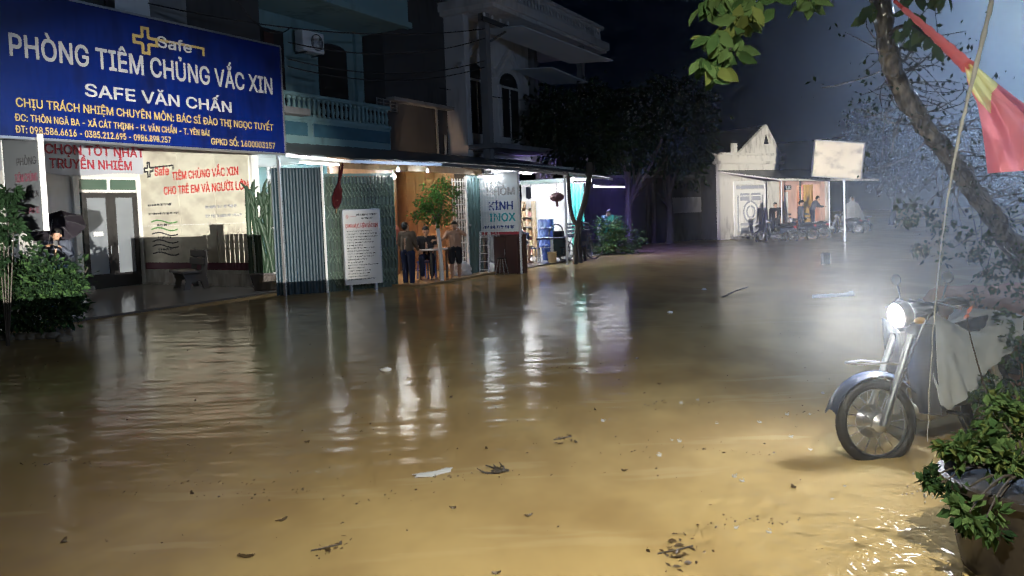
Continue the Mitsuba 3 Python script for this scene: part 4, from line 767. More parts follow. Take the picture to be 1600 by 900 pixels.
for (o, yaw), lb in zip((((-.2, -3.2), 150), ((1.0, -3.4), 190), ((2.4, -2.9), 175), ((6.8, -1.6), 160), ((8.2, -1.2), 185)), ('motorbike parked leftmost before the ornate double door', 'motorbike parked second before the pale gabled house', 'motorbike parked below the narrow white slot window', 'motorbike parked under the billboard', 'rightmost motorbike standing beside the billboard post')):
    motorbike(lb, H.w(*o, -.12), yaw, 15)
FT = -100
person('dark clad person standing behind the leftmost parked motorbike', H.w(1.0, -2.2, 0), FT, {}, 'black', 'long', 'black', scale=.98)
person('person in a hat standing by the awning post of the far house', H.w(2.05, -2.7, 0), FT+60, dict(wrl=(.25, .2, 1.05)), 'slate', 'long', 'navy', hat='black')
person('person leaning over in front of the warm lit doorway', H.w(4.9, -1.2, .25), FT+90, dict(chest=(.1, 0, 1.22), neck=(.2, 0, 1.37), head=(.27, 0, 1.48), shl=(.15, .18, 1.32), shr=(.15, -.18, 1.32), ell=(.3, .22, 1.1), elr=(.3, -.22, 1.1), wrl=(.5, .1, 1.1), wrr=(.5, -.1, 1.1)), 'slate', 'long', 'navy')
t, M = person('person in a translucent white hooded raincoat beside the billboard post', H.w(7.6, -1.5, .1), FT, {}, 'slate', 'long', 'black')
g = np.linspace(0, 2*np.pi, 33); P = []
for z, r, f_ in ((1.67, .02, 0), (1.64, .09, .0), (1.52, .125, .0), (1.42, .12, .0), (1.34, .26, .02), (1.1, .36, .03), (.8, .46, .04), (.5, .55, .05)): P.append([((r*.75+f_*math.cos(8*a))*math.cos(a), (r+f_*math.sin(9*a))*math.sin(a), z) for a in g])
add('raincoat', MB().grid(P), CLEARP, t, None, True, M)
# ---------------------------------------------------------------- dark trees behind
def tree(label, o, h, blobs, n, size, mats, seed, r=.16, group=None):
    t = thing('tree', label, 'tree', group); o = np.array(o); r_ = np.random.default_rng(seed); top = o+[0, 0, h]
    add('trunk', limb(spline([o-[0, 0, .3], o+[r_.uniform(-.3, .3), 0, h*.4], top], 10), r, r*.4), BARK2, t, smooth=True)
    B = [(o+np.array(c), ra) for c, ra in blobs]
    for c, ra in B: add('limb', limb(spline([o+[0, 0, h*.55], (o+[0, 0, h*.6]+c)/2+r_.normal(size=3)*.15, c], 8), r*.4, .02, 6), BARK2, t)
    crown(t, B, n, size, mats, r_); return t
def blob(r_, n, rx, z0, z1, s): return [((r_.uniform(-rx, rx), r_.uniform(-rx, rx), r_.uniform(z0, z1)), (r_.uniform(.7, 1.2)*s, r_.uniform(.7, 1.2)*s, r_.uniform(.5, .9)*s)) for _ in range(n)]
DK = [mat('far_leaf', .012, .024, .01, rough=.9, spec=.1), mat('far_leaf_dark', .006, .013, .006, rough=.9, spec=.1)]
for k, (px, dep, h, rx, z0, z1, s, n, lb) in enumerate([(905, 27, 3.2, 1.5, 3.6, 5.4, 1.1, 5000, 'dark tree over the right end of the shop canopy'), (985, 30, 3.4, 2.0, 3.4, 6.2, 1.3, 6000, 'dark tree right of the shop row, before the low outbuilding'), (1045, 33, 3.0, 1.6, 3.2, 5.6, 1.2, 5000, 'dark tree left of the pale gabled house'), (845, 29, 4.0, 1.4, 4.2, 6.6, 1.2, 4000, 'dark tree beside the sloping awnings of the arched house'),
        (1390, 45, 3.0, 2.5, 2.5, 6.0, 1.7, 5000, 'dark tree behind the billboard'), (1500, 40, 3.0, 2.5, 2.2, 5.0, 1.6, 5000, 'dark tree at the right behind the red flag')]):
    o = at(px, 330, dep); o[2] = 0; r_ = np.random.default_rng(40+k); tree(lb, o, h, blob(r_, 7, rx, z0, z1, s), n, .2, DK, 60+k, .2)
for k, (px, dep) in enumerate([(1010, 33.), (1020, 33.)]):
    o = at(px, 330, dep); o[2] = 0; tag(add('bare_trunk', limb([o-[0, 0, .3], o+[.1, 0, 1.8], o+[0, 0, 3.5]], .12, .08), BARK2), ('bare trunk before the low outbuilding, left of the pair', 'bare trunk before the low outbuilding, right of the pair')[k], 'tree')
hl = np.array([[(x, 95+18*math.cos(x*.03)+y, (0 if y == 0 else (9+6*meshkit.fbm(np.array([x*.03, 0, 3.]), 3))*min(1, y/12))) for y in (0, 4, 8, 12, 20)] for x in np.linspace(-68, 68, 60)])
tag(add('hill', MB().grid(hl), mat('hill_green', .02, .03, .015, rough=.9)), 'dark wooded hill behind the town', kind='structure')
# ---------------------------------------------------------------- left foreground: hedge, umbrella person, bench, cactus
lb_ = thing('hedge_bush', 'dense dark green bush on a low kerb at the left edge', 'bush')
BL = [(20, 445, 11.9, .55), (75, 440, 11.9, .5), (50, 480, 11.6, .5), (92, 485, 11.7, .4), (15, 490, 11.5, .5), (100, 445, 12., .35), (-25, 460, 11.6, .6), (30, 415, 12.1, .4)]
crown(lb_, [(at(x, y, d), (r, r, r*.8)) for x, y, d, r in BL], 6500, .08, [LEAF3, LEAF2, LEAF3], np.random.default_rng(11))
o = gnd(45, 520)
for k in range(9): add('stem', limb(spline([o+[.12*k-.5, .3, -.2], o+[.14*k-.6, .35, .4], o+[.2*k-.8, .4, 1.0]], 6), .02, .008, 5), BARK2, lb_)
ls = thing('tall_shrub', 'tall dark shrub before the hanging panel at the left edge', 'shrub')
crown(ls, [(at(x, y, 10.9), (r, r, r)) for x, y, r in ((6, 335, .2), (20, 355, .18), (5, 385, .26), (-15, 350, .3), (14, 305, .1))], 900, .09, [LEAF3], np.random.default_rng(12))
for k in range(4): add('stem', limb([at(10, 520, 10.9)*[1, 1, 0]-[0, 0, .2], at(-5+9*k, 340, 10.9)], .012, .006, 6), BARK2, ls)
mat('kerb_stone', .12, .115, .1, rough=.8); kb = thing('planter_kerb', 'low mossy kerb of stones at the foot of the left bush', 'kerb')
for k in range(8):
    p = gnd(-12+16*k, 529-.6*k+(5 if k > 6 else 0), .03); v = trimesh.creation.icosphere(subdivisions=2); add('stone', (v.vertices*[.12, .1, .075]*(.75+.5*meshkit.fbm(v.vertices*2+k, 2)[:, None])+p, v.faces), 'kerb_stone', kb, smooth=True)
ud = at(86, 352, 14.2); ud[2] = .02
_, PM = person('person under a dark umbrella looking at a raised phone beside the clinic door', ud, -70, dict(ell=(.14, .26, 1.14), wrl=(.3, .12, 1.3), elr=(.1, -.27, 1.12), wrr=(.27, -.1, 1.3), head=(.05, .02, 1.53)), 'slate', 'long', 'blue', scale=1.0)
um = thing('umbrella', 'dark open umbrella tilted behind the person with the phone', 'umbrella')
ax = np.array([-.42, .42, .8]); ax /= np.linalg.norm(ax); e1 = np.cross(ax, [0, 0, 1.]); e1 /= np.linalg.norm(e1); e2 = np.cross(ax, e1); top = at(84, 343, 14.35)
g = np.linspace(0, 2*np.pi, 49); P = []
for r in np.linspace(0.001, .52, 9): P.append([top-ax*(.62*r*r+.04*r*abs(math.sin(4*a)))*1.1+(e1*math.cos(a)+e2*math.sin(a))*r*(1-.07*abs(math.sin(4*a))*r/.52) for a in g])
add('canopy', MB().grid(P), UMB, um, smooth=True); hand = (PM@np.array([.3, -.08, 1.32, 1]))[:3]
add('shaft', MB().tube([top+ax*.06, hand], .008, 6), STEEL, um); add('handle', MB().tube([hand, hand-ax*.12], .014, 6), BLACK, um)
for k in range(8): a = k*np.pi/4; add('rib', MB().tube([top-ax*(.62*r*r*1.1+.012)+(e1*math.cos(a)+e2*math.sin(a))*r for r in np.linspace(.02, .5, 5)], .004, 4), DSTEEL, um)
ph = thing('phone', 'small phone held up by the person under the umbrella', 'phone'); h_ = (PM@np.array([.4, .07, 1.36, 1]))[:3]; f = Fr(h_, -70); add('case', MB().box(-.005, .005, -.038, .038, -.075, .075, .003), INK, ph, f)
bc = thing('stone_bench', 'dark stone bench with a backrest before the clinic side wall', 'bench')
o = gnd(312, 449, .045); f = Fr(o, -52); add('seat', MB().box(-.65, .65, -.55, -.08, .4, .47, .015), CONC2 := mat('dark_stone', .07, .06, .058, rough=.5), bc, f)
for k in range(2): add('back_slab', MB().box(-.65, .65, -.04+.03*k, .02+.03*k, .58+.2*k, .75+.2*k, .012), CONC2, bc, f)
for x in (-.48, .42):
    add('leg', MB().prism([(-.5, 0), (-.36, 0), (-.3, .2), (-.1, .2), (-.02, 0), (.1, 0), (.05, .3), (.12, .95), (.04, .97), (-.06, .47), (-.1, .4), (-.5, .4), (-.44, .2)], .08, np.array([[0, 0, 1, x], [1, 0, 0, 0], [0, 1, 0, 0], [0, 0, 0, 1.]])), CONC2, bc, f)
ct = thing('cactus', 'tall dark column cactus in a pot right of the clinic poster', 'cactus'); o = C.w(.72, 1.35, 0)
CG = mat('cactus_green', .025, .05, .03, rough=.5); r_ = np.random.default_rng(21)
for k in range(13):
    b = o+np.array([r_.uniform(-.28, .28), r_.uniform(-.2, .2), .45]); h = r_.uniform(1.3, 2.15); tp_ = b+np.array([r_.uniform(-.35, .35), r_.uniform(-.2, .2), h]); p_ = spline([b, b*.4+tp_*.6+[r_.uniform(-.06, .06), 0, 0], tp_], 14)
    Bm = MB().tube(p_, .055*np.array([1, 1.05, .9, 1.05, .9, 1.05, .92, 1.05, .9, 1.02, .9, .95, .8, .35]), 10); add('column', Bm, CG, ct, smooth=True)
    for j in range(2): c_ = p_[8+2*j]; add('arm', MB().tube(spline([c_, c_+[r_.uniform(-.16, .16), r_.uniform(-.1, .1), .12], c_+[r_.uniform(-.18, .18), r_.uniform(-.1, .1), .4]], 7), [.03, .036, .034, .036, .034, .03, .012], 7), CG, ct, smooth=True)
M = np.eye(4); M[:3, 3] = o; add('pot', MB().lathe([(0, .05), (.28, .05), (.36, .4), (.39, .42), (.37, .46), (.33, .42), (0, .42)], 20, M), CONC2, ct)
# ---------------------------------------------------------------- right foreground
fc = gnd(1371, 727, -.06); YAW, STE = 208, -20
hf = Fr((0, 0, 0), YAW); o = fc-(hf.x*.62)
mb_, mf, mk, MS = motorbike('blue motorbike with its headlight on, standing in the flood under a rain sheet', o, YAW, STE)
hp_ = (MS@np.array([.38, 0, .97, 1]))[:3]; hd = MS[:3, :3]@np.array([1, 0, -.13]); hd /= np.linalg.norm(hd)
emit(mk['headlight__lens'], 950, 1010, 1120)
scene['headlight_beam'] = {'type': 'spot', 'to_world': T().look_at(origin=(hp_+hd*.045).tolist(), target=(hp_+hd).tolist(), up=[0, 0, 1]), 'intensity': rgb(21, 20, 18.5), 'cutoff_angle': 46, 'beam_width': 8}
# rain sheet draped from the handlebar over the seat
def drape(u, v):     # u along the bike from front to rear, v from the left hem over the top to the right hem
    x = .27-1.0*u; top = 1.06-.26*min(1, u*2.2)+.22*max(0, u-.6); s = (v-.5)*2; a = abs(s)
    half = .1+.1*u; hem = .26+.62*u+.35*max(0, .1-u)*4; y = math.copysign(half*min(1, a*3)+.13*max(0, a-.33), s); z = top if a < .33 else top-(top-hem)*((a-.33)/.67)
    w = .03*math.sin(u*19+s*4)*max(0, a-.2)+.03*(abs(meshkit.fbm(np.array([u*11, s*5, 2.]), 4)-.5)*2-.3)+.018*math.sin(u*37-s*7)*max(0, a-.3); return (mf.w(x+.01*math.sin(s*9), y+math.copysign(w, s), z+.012*math.sin(u*15+s*6)+.025*(abs(meshkit.fbm(np.array([u*12, s*4, 7.]), 4)-.5)*2-.3)))
P = [[drape(u, v) for v in np.linspace(0, 1, 41)] for u in np.linspace(0, 1, 34)]
tag(add('rain_sheet', MB().grid(P), SHEETM, smooth=True), 'pale grey plastic rain sheet draped over the motorbike', 'sheet')
# street tree
tr_ = thing('street_tree', 'wet curving tree at the right with a leafy branch hanging at the top', 'tree')
tp = [at(x, y, d) for x, y, d in ((1366, -120, 5.3), (1374, -20, 5.3), (1384, 60, 5.3), (1402, 125, 5.35), (1440, 190, 5.4), (1490, 255, 5.5), (1540, 325, 5.6), (1600, 405, 5.8), (1690, 520, 6.0), (1760, 700, 6.2))]
sp = spline(tp, 180); rr = np.interp(np.linspace(0, 1, 180), [0, .3, .6, 1], [.058, .07, .062, .1]); Bm = MB().tube(sp, rr, 30)
v = Bm.get(); n_ = v.vertex_normals; v.vertices = v.vertices+n_*((meshkit.fbm(v.vertices*[16, 16, 7], 4)-.5)*.06)[:, None]; add('trunk', v, BARK, tr_, smooth=True)
br = [spline([at(*p, d) for p, d in b_], 14) for b_ in ((((1376, -30), 5.3), ((1290, -90), 4.8), ((1210, -50), 4.5), ((1165, 20), 4.4), ((1125, 110), 4.4)), (((1210, -50), 4.5), ((1150, -20), 4.4), ((1105, 10), 4.4)), (((1290, -90), 4.8), ((1270, -20), 4.6), ((1262, 15), 4.6)), (((1384, 60), 5.3), ((1420, 40), 5.0), ((1460, 70), 4.8)), (((1374, -20), 5.3), ((1430, -30), 5.0), ((1470, -5), 4.8)))]
for b_ in br: add('branch', limb(b_, .018, .004, 6), BARK2, tr_)
LV = {m_: mikit.ply((LEAFPTS*[1, 1.15, 1], LEAFF), m_, True) for m_ in (LEAF1, LEAF2, LEAF4)}
r_ = np.random.default_rng(31)
CLU = [(1110, 15, 4.4, 13, 28), (1150, 22, 4.4, 16, 30), (1175, 30, 4.4, 12, 24), (1185, 10, 4.4, 12, 26), (1118, 62, 4.4, 13, 22), (1135, 80, 4.4, 16, 24), (1150, 62, 4.4, 8, 18), (1100, 105, 4.4, 12, 18), (1118, 112, 4.4, 12, 16), (1255, 2, 4.6, 10, 18), (1272, 10, 4.6, 9, 12), (1415, 60, 5.0, 10, 22), (1440, 50, 4.9, 9, 24), (1465, 70, 4.8, 6, 18), (1430, 5, 5., 8, 20), (1470, -5, 4.8, 8, 20), (1360, 20, 5.2, 6, 14)]
for cx, cy, dp, n, sp_ in CLU:
    for k in range(n):
        px, py = cx+r_.normal()*sp_*.55, cy+r_.normal()*sp_*.45; p = at(px, py, dp+r_.normal()*.06)
        d = np.array([(px-cx)/sp_*.9+r_.normal()*.35, r_.normal()*.4, -.75+r_.normal()*.35]); d /= np.linalg.norm(d); q = -FW+r_.normal(size=3)*.55; b = np.cross(q, d); b /= np.linalg.norm(b); c_ = np.cross(d, b)
        s = r_.uniform(.1, .15); M = np.eye(4); M[:3, 0], M[:3, 1], M[:3, 2], M[:3, 3] = d*s, b*s, c_*s, p-d*s*.4
        mm = LEAF4 if (cx in (1175, 1118, 1150, 1135) and r_.random() < .3) else (LEAF1 if r_.random() < .55 else LEAF2)
        add('leaf', LV[mm], None, tr_, None, m=M)
Bm = MB(); LP, LD = [], []
for k in range(150):
    i = r_.integers(42, 132); p = sp[i]; q = p+r_.normal(size=3)*[.22, .15, .22]+[.08, 0, -.05]; m_ = (p+q)/2+r_.normal(size=3)*.05; Bm.tube(spline([p, m_, q], 5), [.005, .004, .003, .003, .002], 4, False)
    for j in range(5): LP.append(q+r_.normal(size=3)*.06); LD.append(r_.normal(size=3)-[0, 0, .8])
tag(add('twigs', Bm, BARK, tr_), kind='stuff'); tag(add('small_leaves', leaves(np.array(LP), np.array(LD), .035, r_), LEAF3, tr_), kind='stuff')
for k, (c_, rad) in enumerate((((1490, 395), .26), ((1440, 360), .2), ((1555, 440), .24), ((1420, 330), .14), ((1580, 390), .25))): crown(tr_, [(at(*c_, 5.7), (rad, rad, rad*.8))], 130, .045, [LEAF3, LEAF2], r_, 'shoot_leaves')
for k in labels_ if (labels_ := [q for q in scene if q.startswith(tr_+'__shoot_leaves')]) else []: tag(k, kind='stuff')
# flag on its pole
fg = thing('red_flag', 'wet red flag with a yellow star drooping from a red pole at the top right', 'flag')
add('pole', MB().tube([at(1398, 2, 4.5), at(1460, 55, 4.23), at(1519, 106, 4.0)], [.011, .014, .016], 10), mat('red_pole', .42, .05, .05, rough=.4), fg)
Pw = spline([at(1412, 14, 4.43), at(1465, 60, 4.2), at(1512, 104, 4.0)], 24); add('wrapped_cloth', MB().tube(Pw, .014+.0025*np.sin(np.arange(24)*1.7)+np.linspace(0, .02, 24), 12), FLAGR, fg, smooth=True)
Lx = np.array([(1507, 100), (1512, 130), (1527, 163), (1534, 200), (1539, 235), (1543, 271)], float); Rx = np.array([(1522, 100), (1562, 133), (1608, 168), (1645, 200), (1655, 235), (1660, 262)], float)
def cloth(u, v, off=0.):
    t = np.linspace(0, 1, 6); l = [np.interp(v, t, Lx[:, i]) for i in (0, 1)]; r2 = [np.interp(v, t, Rx[:, i]) for i in (0, 1)]
    x, y = l[0]+(r2[0]-l[0])*u, l[1]+(r2[1]-l[1])*u; return at(x, y, 4.0+.055*math.sin(u*9+v*2.5)*(.3+v)+.03*math.sin(u*21-v*5)*v+.02*math.sin(v*14+u*5)*v-off)
rows = [(0, 0, 1), (.1, 0, 1), (.19, .02, 1), (.23, .02, .78), (.28, .02, .5), (.37, .06, .3), (.47, .19, .21)]
U_ = np.linspace(0, 1, 70); gm2 = MB().grid([[cloth(u, v) for u in U_] for v in U_]).get()
edge_ = lambda v, k: np.interp(v, [q[0] for q in rows], [q[k] for q in rows])
c3 = np.stack(np.meshgrid(U_, U_, indexing='ij'), -1).reshape(-1, 2)[gm2.faces].mean(1)      # (v, u) of each face; the star is sewn in, not laid on
in_ = (c3[:, 0] < .45) & (c3[:, 1] > edge_(c3[:, 0], 1)+.02) & (c3[:, 1] < edge_(c3[:, 0], 2)-.02)
add('cloth', (gm2.vertices, gm2.faces[~in_]), FLAGR, fg, smooth=True)
add('star', MB().grid([[cloth(a+(b-a)*w, v, .006) for w in np.linspace(0, 1, 14)] for v, a, b in [(v, np.interp(v, [q[0] for q in rows], [q[1] for q in rows]), np.interp(v, [q[0] for q in rows], [q[2] for q in rows])) for v in np.linspace(0, .47, 30)]]), FLAGY, fg, smooth=True)
# falling water strand from the eave overhead
pts = spline([at(x, y, d) for x, y, d in ((1556, -40, 3.9), (1536, 60, 3.95), (1508, 170, 4.0), (1484, 290, 4.05), (1467, 420, 4.1), (1455, 560, 4.15), (1449, 690, 4.2))], 60); r_ = np.random.default_rng(5)
rad = np.interp(np.linspace(0, 1, 60), [0, .35, .6, 1], [.015, .009, .0035, .002])*(1+.2*r_.uniform(-1, 1, 60))
ws = thing('water_strand', 'thin white strand of water pouring from above past the red flag', 'water'); add('stream', MB().tube(pts+r_.normal(size=(60, 3))*.0012, rad, 8), 'water_white', ws, smooth=True)
Bm = MB()
for k in range(40): Bm.ball(pts[-1]*[1, 1, 0]+np.array([r_.normal()*.05, r_.normal()*.05, abs(r_.normal())*.05]), r_.uniform(.003, .007), 0)
add('splash', Bm, 'water_white', ws); tag(ws+'__splash', kind='stuff')
# earth bank, pot and plants
N = 34; P = [[(3.55+3.2*i/N, 5.3+1.9*j/N, -.1) for j in range(N+1)] for i in range(N+1)]; P = np.array(P); e = np.minimum(1, P[..., 0]*1.0-3.55)/1.; 
P[..., 2] = -.15+.95*np.clip((P[..., 0]-3.55)/.5, 0, 1)**.6*np.clip((P[..., 1]-5.3)/.5, 0, 1)**.6+.16*(meshkit.fbm(P*4, 4)-.4)
tag(add('earth_bank', MB().grid(P), EARTH, smooth=True), 'bank of reddish earth behind the potted plants', kind='structure')
pt = thing('plant_bowl', 'wide dark bowl planter standing in the water at the lower right', 'planter')
c_ = at(1618, 750, 3.35); rz = c_[2]; M = np.eye(4); M[:3, 3] = (c_[0], c_[1], 0)
add('bowl', MB().lathe([(0, -.3), (.22, -.3), (.3, .05), (.36, rz-.03), (.385, rz-.02), (.385, rz+.01), (.355, rz+.012), (.33, rz-.04), (0, rz-.05)], 40, M), mat('pot_dark', .035, .03, .028, rough=.35), pt, smooth=25)
for k, (nm, lab, bl_, n, s, mats_) in enumerate([('potted_plant', 'leafy plant with small bright leaves growing in the bowl planter', [(1530, 700, 3.4, .1), (1590, 690, 3.4, .13), (1560, 655, 3.6, .12), (1505, 705, 3.35, .07), (1600, 645, 3.6, .13), (1575, 720, 3.3, .08)], 1500, .045, [LEAF1, LEAF2, LEAF4, 'leaf_bright']), ('trailing_plant', 'dark plant trailing into the water left of the bowl planter', [(1468, 756, 3.35, .06), (1488, 785, 3.3, .08), (1500, 815, 3.2, .07), (1540, 830, 3.15, .07), (1455, 746, 3.4, .04)], 420, .04, [LEAF2, LEAF3]), ('fern', 'pale green fern hanging over the front of the bowl planter', [(1515, 800, 2.92, .055), (1540, 812, 2.9, .06)], 150, .05, [LEAF1, LEAF2]), ('bank_shrub', 'thin shrub on the earth bank behind the bowl planter', [(1575, 590, 5.0, .16), (1590, 540, 5.1, .16), (1545, 620, 4.9, .14), (1600, 500, 5.2, .2)], 420, .05, [LEAF2, LEAF3, LEAF1])]):
    t = thing(nm, lab, 'plant'); BLs = [(at(x, y, d), (r, r, r*.8)) for x, y, d, r in bl_]; r_ = np.random.default_rng(70+k); crown(t, BLs, n, s, mats_, r_)
    base = at(1600, 745, 3.35) if k in (0, 1, 2) else at(1600, 640, 5.3)
    for c2, ra in BLs: add('stem', limb(spline([base, (base+c2)/2+[0, 0, .06], c2], 6), .008, .003, 5), BARK2, t)
rk = thing('flower', 'pale pink flower before the rain sheet', 'flower'); c_ = at(1512, 491, 4.5)
for k in range(5): a = k*1.257; add('petal', leaves(np.array([c_]), np.array([[math.cos(a), -.3, math.sin(a)]]), .04, np.random.default_rng(k), True), CLOTHS['pink'], rk)
add('stem', limb(spline([c_, c_+[.1, .1, -.25], c_+[.35, .2, -.9]], 8), .004, .006, 5), BARK2, rk)
# ---------------------------------------------------------------- floating debris and rain splashes
r_ = np.random.default_rng(90)
def flat_leaf(px, py, s, key, lab, cat, mt=DEADL, asp=.4, group=None, z=.006):
    p = gnd(px, py, z); n = 14; a = np.linspace(0, 2*np.pi, n, endpoint=False); rad = s*(1+.3*r_.uniform(-1, 1, n)); y_ = r_.uniform(0, 3.14)
    V = np.stack([rad*np.cos(a), rad*asp*np.sin(a), .006*np.cos(2*a)+.004], -1); R2 = np.array([[math.cos(y_), -math.sin(y_), 0], [math.sin(y_), math.cos(y_), 0], [0, 0, 1]]); V = V@R2.T+p
    V2 = np.vstack([V, V-[0, 0, .004], [p+[0, 0, .006]], [p-[0, 0, .003]]]); F = [[i, (i+1) % n, 2*n] for i in range(n)]+[[(i+1) % n+n, i+n, 2*n+1] for i in range(n)]+[[i, i+n, (i+1) % n] for i in range(n)]+[[(i+1) % n, i+n, (i+1) % n+n] for i in range(n)]
    tag(add(key, (V2, np.array(F)), mt), lab, cat, group)
GRP = 'small dark leaves drifting on the brown water'
for px, py, s in [(440, 812, .035), (385, 868, .04), (708, 793, .022), (826, 805, .026), (900, 690, .022), (1030, 600, .015), (975, 735, .018), (1240, 760, .022), (300, 770, .022), (995, 560, .02), (775, 895, .022), (930, 640, .02), (705, 620, .02), (480, 690, .02), (760, 700, .015), (100, 845, .03)]: flat_leaf(px, py, s, 'floating_leaf', 'small dark leaf drifting on the open brown water', 'leaf', DEADL, r_.uniform(.2, .5), GRP)
def clump(px, py, R_, n, lab):
    t = thing('leaf_clump', lab, 'leaf clump'); c = gnd(px, py, .0); P_ = c+np.stack([r_.normal(size=n)*R_*.55, r_.normal(size=n)*R_*.9, r_.uniform(.0, .012, n)], -1); P_[:, 1] += (P_[:, 0]-c[0])*.5
    D_ = np.stack([r_.normal(size=n), r_.normal(size=n), r_.normal(size=n)*.12], -1); add('leaves', leaves(P_, D_, R_*.35, r_, True), DEADL, t); add('twig', MB().tube([c+[-R_, -.02, .004], c+[0, 0, .01], c+[R_*.9, .05, .004]], .004, 5), BARK2, t); tag(t+'__leaves', kind='stuff')
clump(510, 858, .075, 26, 'dark soaked leaf clump floating at the lower left'); clump(1058, 862, .1, 44, 'largest dark leaf clump at the bottom right of centre'); clump(880, 686, .07, 16, 'thin dark leaf clump in mid-water above the twig tuft')
flat_leaf(680, 738, .13, 'plastic_scrap', 'clear flat plastic scrap floating left of the twig tuft', 'plastic', CLEARP, .35)
for px, py, lb in ((603, 578, 'small crumpled white scrap floating in mid-water'), (1100, 452, 'tiny white scrap floating near the far bank'), (1047, 488, 'tiny white scrap floating below the far twig')):
    v = trimesh.creation.icosphere(subdivisions=2); tag(add('white_scrap', (v.vertices*[.06, .04, .03]*(.6+.8*meshkit.fbm(v.vertices*3+px, 3)[:, None])*(1 if px == 603 else .7)+gnd(px, py, .01), v.faces), WHITE, smooth=True), lb, 'litter')
p = gnd(1270, 463, .03); tag(add('white_stick', MB().tube([p, p+[.55, .05, .0], p+[.72, .06, .02]], [.03, .03, .05], 8), WHITE), 'white plastic stick floating before the gabled house', 'stick')
p = gnd(1128, 463, .02); tag(add('branch', limb([p-[0, 0, .02], p+[.4, .5, .03], p+[.8, 1.0, .04]], .014, .008, 6), BARK2), 'long dark branch floating in the middle distance', 'branch')
p = gnd(1290, 413, 0); tag(add('stump', MB().box(p[0]-.09, p[0]+.09, p[1]-.09, p[1]+.09, -.2, .3, .02), BARK2), 'dark stump end sticking out of the water before the gabled house', 'stump')
tt = thing('twig_tuft', 'dark tuft of twigs floating in the centre foreground', 'twigs'); p = gnd(786, 735, .015)
for k in range(9): a = r_.normal()*.6+2.4; q = p+np.array([math.cos(a), math.sin(a), .1*r_.uniform(0, 1)])*r_.uniform(.06, .17); add('twig', MB().tube(spline([p+r_.normal(size=3)*[.02, .02, 0], (p+q)/2+r_.normal(size=3)*.012, q], 5), [.008, .007, .006, .005, .003], 5), BARK2, tt)
Bm = MB()
for px, py in [(1090, 625), (1120, 662), (1064, 630), (1050, 688), (1062, 690), (1187, 660), (1236, 683), (1266, 703), (1286, 615), (1265, 648), (1230, 648), (942, 658), (1148, 745), (1160, 752), (1150, 825), (1202, 832), (1030, 712), (1320, 760), (1300, 780)]:
    p = gnd(px, py, 0); s = r_.uniform(.008, .019)
    for k in range(9): a = k*.7; Bm.ball(p+np.array([math.cos(a), math.sin(a), 0])*s*r_.uniform(.6, 1.2)+[0, 0, s*r_.uniform(.2, 1.1)], s*r_.uniform(.12, .28), 0)
    Bm.lathe([(s*.9, .0), (s*.7, s*.3), (s*.4, s*.2), (0, s*.05)], 10, np.array([[1, 0, 0, p[0]], [0, 1, 0, p[1]], [0, 0, 1, .0], [0, 0, 0, 1.]]))
tag(add('rain_splash', Bm, 'water_white'), 'small white splashes of rain on the brown water', kind='stuff')
P_, D_ = [], []
for _ in range(9):          # drift lines of flecks
    a = gnd(r_.uniform(150, 1250), r_.uniform(560, 880)); d = np.array([r_.uniform(.5, 1.2)*r_.choice([-1, 1]), r_.uniform(-.35, .35), 0])
    for k in range(26): t = r_.uniform(); P_.append(a+d*t+[r_.normal()*.03, .1*math.sin(t*5)+r_.normal()*.03, .003]); D_.append([r_.normal(), r_.normal(), .02])
for _ in range(260): P_.append(gnd(r_.uniform(0, 1300), 900-400*r_.uniform()**.6, .003)); D_.append([r_.normal(), r_.normal(), .02])
tag(add('floating_flecks', leaves(np.array(P_), np.array(D_), .016, r_), DEADL), 'tiny dark flecks of plant litter drifting in lines on the water', kind='stuff')
# ---------------------------------------------------------------- lamps behind and beside the camera, and the railing that one of them shines through
def flood(label, p, tgt, col, cut, bw):
    t = thing('flood_lamp', label, 'lamp'); p = np.array(p, float); d = np.array(tgt)-p; d /= np.linalg.norm(d)
    add('housing', MB().bar(p-d*.25, p-d*.02, .3, .22), DSTEEL, t); add('post', MB().tube([p*[1, 1, 0]-[0, 0, .4], p-d*.1], .04), DSTEEL, t)
    scene[t+'_light'] = {'type': 'spot', 'to_world': T().look_at(origin=p.tolist(), target=(p+d).tolist(), up=[0, 0, 1]), 'intensity': rgb(*col), 'cutoff_angle': cut, 'beam_width': bw}
LA = np.array([3.2, -9.5, 1.2]); flood('lamp behind the view shining through the railing onto the clinic wall', LA, (-8.0, 17.1, 1.3), (6200, 5900, 5150), 9.5, 3.5)
flood('lamp behind the view shining across the water onto the gabled house', (6.6, -6, 1.6), H.w(4.2, 0, 2.7), (8000, 7500, 6500), 7., 4.)
rl = thing('railing', 'low wall with pillar and iron bars behind the view, end runs added to shade the water', 'railing')
def thr(X, z):      # where the ray from the lamp to a point of the printed wall crosses the railing's line y = -.9
    t = MU.w(X, 0, z); k = (-.9-LA[1])/(t[1]-LA[1]); return LA+(t-LA)*k
def thr2(X, z): q = thr(X, z); return q[0], q[2]
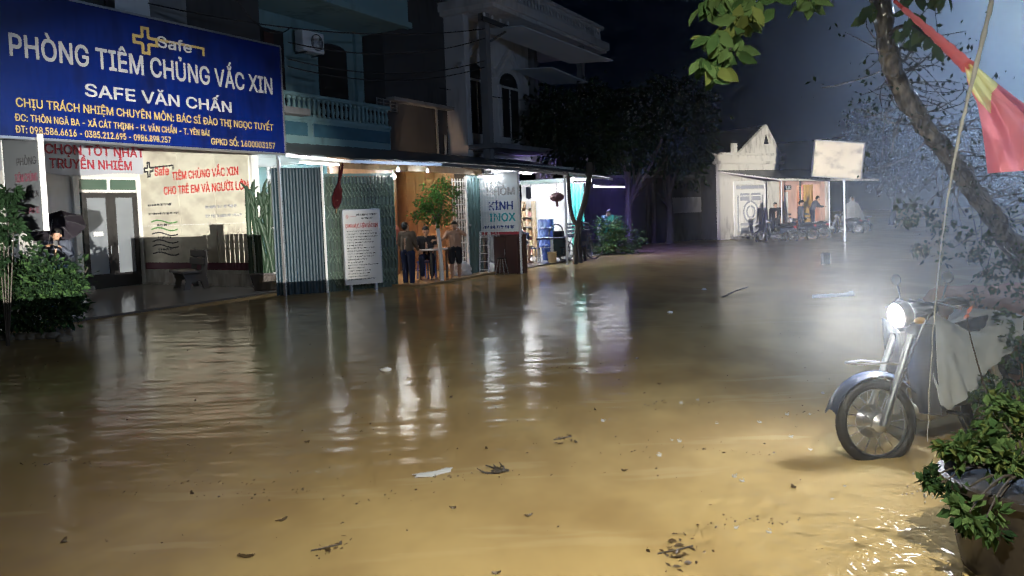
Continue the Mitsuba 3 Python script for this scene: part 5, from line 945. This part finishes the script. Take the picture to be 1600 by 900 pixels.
for a, b, z in ((-9., -.32, .22), (-.3, 2.55, 1.33), (2.95, 3.25, 1.62), (4.22, 4.62, 1.35), (4.63, 24., .22)):  # the lowest end runs are added, unseen, to keep this lamp off the water
    q, w = thr2(a, z), thr2(b, z); add('wall', MB().box(q[0], w[0], -.96, -.84, -.4, q[1]), CONC, rl)
q, w = thr2(2.55, .62), thr2(4.22, .62); add('wall', MB().box(q[0], w[0], -.96, -.84, -.4, q[1]), CONC, rl)
for X in np.arange(2.62, 4.2, .17):
    if not 2.9 < X < 3.3: q, w = thr2(X, .5), thr2(X, 1.36); add('bar', MB().bar((q[0], -.9, q[1]), (w[0], -.9, w[1]), .022), DSTEEL, rl)
for z in (1.0, 1.16): q, w = thr2(2.55, z), thr2(4.22, z); add('rail', MB().bar((q[0], -.9, q[1]), (w[0], -.9, w[1]), .018), DSTEEL, rl)
pl = thing('porch_lamp', 'cold lamp on the eave to the right of the view', 'lamp'); p = np.array([6.9, 8.0, 4.4]); b = add('bulb', MB().ball(p, .07, 2), WHITE, pl); emit(b, 2600, 3800, 6000); add('arm', MB().tube([p+[0, 0, .08], p+[.3, -.2, .3], p+[1., -.6, .3]], .015), STEEL, pl)
el = thing('eave_lamp', 'warm lamp above the view lighting the water in front', 'lamp'); p = np.array([1.0, .35, 4.1]); add('shade', MB().lathe([(.03, .16), (.05, .1), (.16, 0), (.15, 0), (.04, .1), (.02, .15)], 20, np.array([[1, 0, 0, p[0]], [0, 1, 0, p[1]], [0, 0, 1, p[2]], [0, 0, 0, 1.]])), DSTEEL, el)
scene['eave_light'] = {'type': 'spot', 'to_world': T().look_at(origin=p.tolist(), target=[.3, 4.6, 0.], up=[0, 0, 1]), 'intensity': rgb(172, 162, 130), 'cutoff_angle': 41, 'beam_width': 11}

# which lamps the renderer looks at most often: the ones that light the air and the foreground
for k, v in scene.items():
    w = 5. if k.startswith('porch_lamp') else 4. if k in ('headlight_beam',) else 3. if k.startswith(('flood_lamp', 'eave_light')) else 2. if k.startswith('motorbike') else 1.
    if v.get('type') == 'spot': scene[k] = {**v, 'sampling_weight': w}
    elif 'emitter' in v: scene[k] = {**v, 'emitter': {**v['emitter'], 'sampling_weight': w}}
